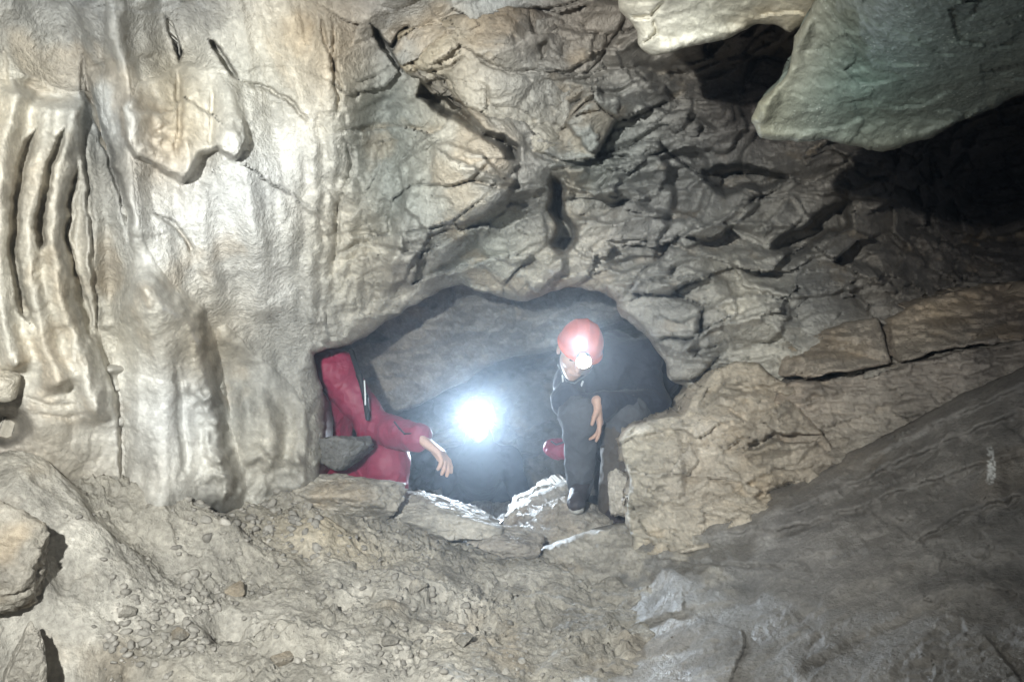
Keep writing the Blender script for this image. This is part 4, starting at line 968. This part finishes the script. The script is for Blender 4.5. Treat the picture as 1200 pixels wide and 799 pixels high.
jk = [C(at(704, 432, 3.60), at(744, 512, 3.90), .155, .165), C(sL, sR, .085, .085), C(at(720, 412, 3.66), at(768, 440, 3.78), .10, .12), C(at(690, 440, 3.55), at(712, 446, 3.60), .085, .09),
      C(sL, eL, .070, .058), C(eL, wL, .055, .045), C(sR, eR, .074, .062), C(eR, wR + (eR - wR) * .12, .060, .044)]
j = own(sdf_body('jacket', jk, NAVY, man, h=.007, k=.05, wr=.010, wsc=11))
tr = own(sdf_body('trousers', [C(hipL, hipR, .13, .13), C(hipL, kL, .10, .084), C(kL, aL, .082, .052), C(hipR, kR, .12, .094), C(kR, kR + (aR - kR) * .15, .094, .088)], TROU, man, h=.007, k=.035, wr=.012, wsc=12, seed=3))
own(sdf_body('trouser_leg', [C(kR + (aR - kR) * .12, aR, .092, .060)], BROWNT, man, h=.007, k=.035, wr=.010, wsc=12, seed=6))
for a, sx in ((aL, -.03), (aR, .015)):
    t0 = a + np.array([0, .03, -.045]); t1 = a + np.array([sx, -.13, -.062])
    sho = own(sdf_body('shoe', [C(t0, t1, .043, .036), C(a + np.array([0, .01, .0]), t0, .043, .045), C(a + np.array([0, -.01, .0]), a + np.array([sx * .6, -.07, -.045]), .044, .034), C(t1, t1 + np.array([sx * .2, -.03, -.004]), .036, .026)], SHOE, man, h=.005, k=.02, wr=.002, wsc=40))
    own(sdf_body('sole', [C(t0 - np.array([0, -.01, .036]), t1 - np.array([0, .035, .026]), .016, .016), C(t0 - np.array([.02, -.01, .036]), t1 - np.array([.018, .02, .026]), .014, .014), C(t0 - np.array([-.02, -.01, .036]), t1 - np.array([-.018, .02, .026]), .014, .014)], SOLE, sho, h=.005, k=.02))
for a in (aL, aR): own(sdf_body('sock', [C(a + np.array([0, 0, .07]), a + np.array([0, .005, -.02]), .047, .046)], SOCK, man, h=.005, wr=.002, wsc=50))
hl = own(helmet(man, hp, HM, HELM))
lp0 = hp(0, -.118, .052)
fw = HM @ np.array([0, -1, 0])
lam = own(cyl('headlamp', lp0, lp0 + fw * .035, .031, .036, PLAST, hl))
own(cyl('lens', lp0 + fw * .0355, lp0 + fw * .040, .033, .030, GLOW2, hl, capdome=.004))
own(strip('chin_strap', [hp(-.082, -.02, .02), hp(-.074, -.05, -.06), hp(-.02, -.085, -.112), hp(.02, -.085, -.112), hp(.074, -.05, -.06), hp(.082, -.02, .02)], .0028, PLAST, hl))
for sx in (-1, 1): own(sdf_body('eye', [E(hp(sx * .031, -.082, .002), (.013, .008, .006))], EYE, man, h=.002, k=.003))
own(sdf_body('hair', [E(hp(0, .035, .0), (.083, .085, .06))], HAIR, man, h=.006, k=.02, wr=.003, wsc=50))
lx = np.array([-.072, -.03, 0])
own(strip('rim_light_piping', [at(659, 440, 3.40), at(661, 460, 3.38), at(666, 476, 3.36), at(664, 495, 3.36), at(663, 515, 3.37), at(667, 540, 3.38), at(669, 562, 3.39)], .0042, WHITEP, tr))  # trouser piping; its upper run on the sleeve stands in for rim light
own(strip('zip', [at(683, 447, 3.40), at(679, 457, 3.40)], .005, WHITEP, j))
own(strip('zip', [at(718, 427, 3.47), at(715, 436, 3.46)], .004, WHITEP, j))

# --- the caver in red, mostly behind the flowstone
red = empty('person', tuple(at(420, 620, 3.55)))
tag(red, 'caver in a red jacket at the left of the tunnel mouth, forearm forward, hand drooping', 'person')
iv = Matrix.Translation(-red.location)
hd2, hp2, HM2 = head(at(352, 366, 3.37), (10, 0, 60), 1.0)
s1, s2 = at(392, 434, 3.30), at(322, 440, 3.50)
e1_, w1_ = at(440, 502, 3.31), at(489, 513, 3.13)
e2_, w2_ = at(330, 540, 3.45), at(390, 560, 3.35)
p1_, p2_ = at(400, 585, 3.50), at(330, 590, 3.60)
k1_, a1_ = at(452, 540, 3.29), at(458, 650, 3.25); k2_, a2_ = at(400, 570, 3.25), at(395, 680, 3.25)
hn2 = hand(w1_ + np.array([.010, -.02, .006]), (.78, -.25, -.52), (-.56, -.05, -.80), 3, (30, 40, 48, 54), 1.2, thumb_side=1)
body2 = hd2 + [C(hp2(0, .03, -.07), at(368, 425, 3.41), .055, .065), C(at(368, 440, 3.43), at(372, 575, 3.55), .125, .12), C(s1, s2, .06, .06), C(s1, e1_, .046, .038), C(e1_, w1_, .037, .027), C(s2, e2_, .046, .038), C(e2_, w2_, .037, .027),
               C(p1_, p2_, .1, .1), C(p1_, k1_, .075, .052), C(k1_, a1_, .05, .034), C(p2_, k2_, .075, .052), C(k2_, a2_, .05, .034), C(w1_, w1_ + np.array([.02, -.003, -.005]), .026, .024), C(a1_, a1_ + np.array([.03, -.1, -.04]), .034, .028), C(a2_, a2_ + np.array([.03, -.1, -.04]), .034, .028), C(w2_, w2_ + np.array([.05, -.02, -.02]), .027, .022)] + hn2
own(sdf_body('body', body2, SKIN, red, h=.0055, k=.025))
jk2 = own(sdf_body('jacket', [C(at(366, 445, 3.43), at(372, 560, 3.55), .165, .16), C(s1, s2, .085, .085), C(s1, e1_, .082, .062), C(e1_, w1_, .074, .056), C(s2, e2_, .08, .062), C(e2_, w2_, .06, .045)], RED, red, h=.007, k=.045, wr=.011, wsc=11, seed=7))
own(sdf_body('trousers', [C(p1_, p2_, .125, .12), C(p1_, k1_, .10, .095), C(k1_, a1_, .095, .07), C(p2_, k2_, .10, .08), C(k2_, a2_, .08, .058)], RED, red, h=.007, k=.035, wr=.010, wsc=11, seed=9))
for a in (a1_, a2_):
    own(sdf_body('shoe', [C(a + np.array([0, .03, -.045]), a + np.array([.03, -.13, -.062]), .045, .036), C(a, a + np.array([0, .03, -.045]), .045, .047)], SHOE, red, h=.006, k=.02))
own(helmet(red, hp2, HM2, HELMD))
own(strip('strap', [at(412, 412, 3.25), at(421, 440, 3.19), at(428, 465, 3.17), at(431, 490, 3.18)], .012, BLACK, jk2))
own(strip('reflective_trim', [at(427, 446, 3.15), at(428, 462, 3.14), at(428, 474, 3.14)], .0035, WHITEP, jk2))
own(strip('cuff_strap', [at(462, 494, 3.15), at(468, 502, 3.11), at(474, 508, 3.09), at(484, 508, 3.08)], .004, BLACK, jk2))

# --- the caver whose lamp shines at us: hardly more than a dark shape behind it
far = empty('person', tuple(at(575, 640, 4.6)))
tag(far, 'caver in dark blue crouching behind the dazzling headlamp in mid tunnel', 'person')
iv = Matrix.Translation(-far.location)
hd3, hp3, HM3 = head(LAMP + np.array([.0, .165, -.045]), (4, 0, 0), 1.0)
hc = LAMP + np.array([0, .18, -.05])
q_ = lambda x, y, z: hc + np.array([x, y, z])
s3, s4 = q_(-.17, .14, -.27), q_(.18, .12, -.25)
e3_, e4_ = q_(-.27, -.02, -.50), q_(.27, .0, -.50); w3_, w4_ = q_(-.12, -.12, -.62), q_(.14, -.10, -.62)
p3_, p4_ = q_(-.10, .55, -.50), q_(.10, .55, -.50); k3_, k4_ = q_(-.17, .16, -.62), q_(.17, .16, -.62); a3_, a4_ = q_(-.16, .58, -.66), q_(.16, .58, -.66)
own(sdf_body('body', hd3 + [C(hp3(0, .03, -.07), q_(0, .10, -.22), .055, .06), C(q_(0, .12, -.28), q_(0, .5, -.48), .12, .12), C(s3, s4, .06, .06), C(s3, e3_, .046, .038), C(e3_, w3_, .036, .027), C(s4, e4_, .046, .038), C(e4_, w4_, .036, .027),
                           C(p3_, p4_, .1, .1), C(p3_, k3_, .075, .05), C(k3_, a3_, .05, .035), C(p4_, k4_, .075, .05), C(k4_, a4_, .05, .035)] + hand(w3_, (.5, -.6, -.4), (0, -.3, -1), 3, (20, 26, 30, 34), 1.0) + hand(w4_, (-.4, -.6, -.4), (0, -.3, -1), 3, (20, 26, 30, 34), 1.0, thumb_side=-1), SKIN, far, h=.0065, k=.025))
own(sdf_body('overalls', [C(q_(0, .12, -.26), q_(0, .06, -.12), .10, .085), C(q_(0, .10, -.28), q_(0, .5, -.47), .15, .15), C(s3, s4, .085, .085), C(s3, e3_, .068, .058), C(e3_, w3_, .055, .044), C(s4, e4_, .068, .058), C(e4_, w4_, .055, .044), C(p3_, p4_, .125, .125), C(p3_, k3_, .1, .08), C(k3_, a3_, .078, .056), C(p4_, k4_, .1, .08), C(k4_, a4_, .078, .056)], BLUE, far, h=.008, k=.045, wr=.01, wsc=11, seed=4))
own(helmet(far, hp3, HM3, HELMD))
hlamp = empty('headlamp', tuple(LAMP)); tag(hlamp, 'dazzling white headlamp shining straight out of the tunnel', 'lamp')
iv = Matrix.Translation(-hlamp.location)
own(cyl('housing', LAMP + np.array([0, .03, 0]), LAMP + np.array([0, -.026, 0]), .036, .042, PLAST, hlamp, prof=[(0, 0), (.032, 0), (.036, .006), (.042, .054), (.0415, .056), (.0385, .056), (.036, .036), (0, .0355)]))
own(cyl('lens', LAMP + np.array([0, -.008, 0]), LAMP + np.array([0, -.013, 0]), .0345, .034, GLOW, hlamp, capdome=.002))

# --- small red things deeper in
bag = empty('bag', tuple(at(645, 540, 3.85))); tag(bag, 'small red bag lying behind the crouching caver\'s shin', 'bag')
iv = Matrix.Translation(-bag.location)
own(sdf_body('sack', [C(at(646, 525, 3.85), at(664, 527, 3.80), .034, .038), C(at(650, 526, 3.84), at(658, 526, 3.82), .042, .042)], RED, bag, h=.005, k=.03, wr=.008, wsc=16))
own(strip('strap', [at(646, 517, 3.80), at(652, 521, 3.79), at(660, 518, 3.77)], .005, BLACK, bag))

# ------------------------------------------------------------------ damp air that carries the lamp glow
hz = bpy.data.materials.new('damp_air'); hz.use_nodes = True
for n in list(hz.node_tree.nodes): hz.node_tree.nodes.remove(n)
pv = hz.node_tree.nodes.new('ShaderNodeVolumePrincipled'); ou = hz.node_tree.nodes.new('ShaderNodeOutputMaterial')
pv.inputs['Color'].default_value = (.75, .87, 1, 1); pv.inputs['Density'].default_value = .024; pv.inputs['Anisotropy'].default_value = .86
hz.node_tree.links.new(pv.outputs['Volume'], ou.inputs['Volume'])
lo = np.array([-3.2, -1.8, -2.2]); hi = np.array([3.2, 6.2, 2.0])
bv = np.array([[x, y, z] for x in (lo[0], hi[0]) for y in (lo[1], hi[1]) for z in (lo[2], hi[2])])
bf = np.array([(0, 1, 3, 2), (4, 6, 7, 5), (0, 4, 5, 1), (2, 3, 7, 6), (0, 2, 6, 4), (1, 5, 7, 3)])
tag(mesh_obj('haze', bv, bf, hz, smooth=False), kind='stuff')
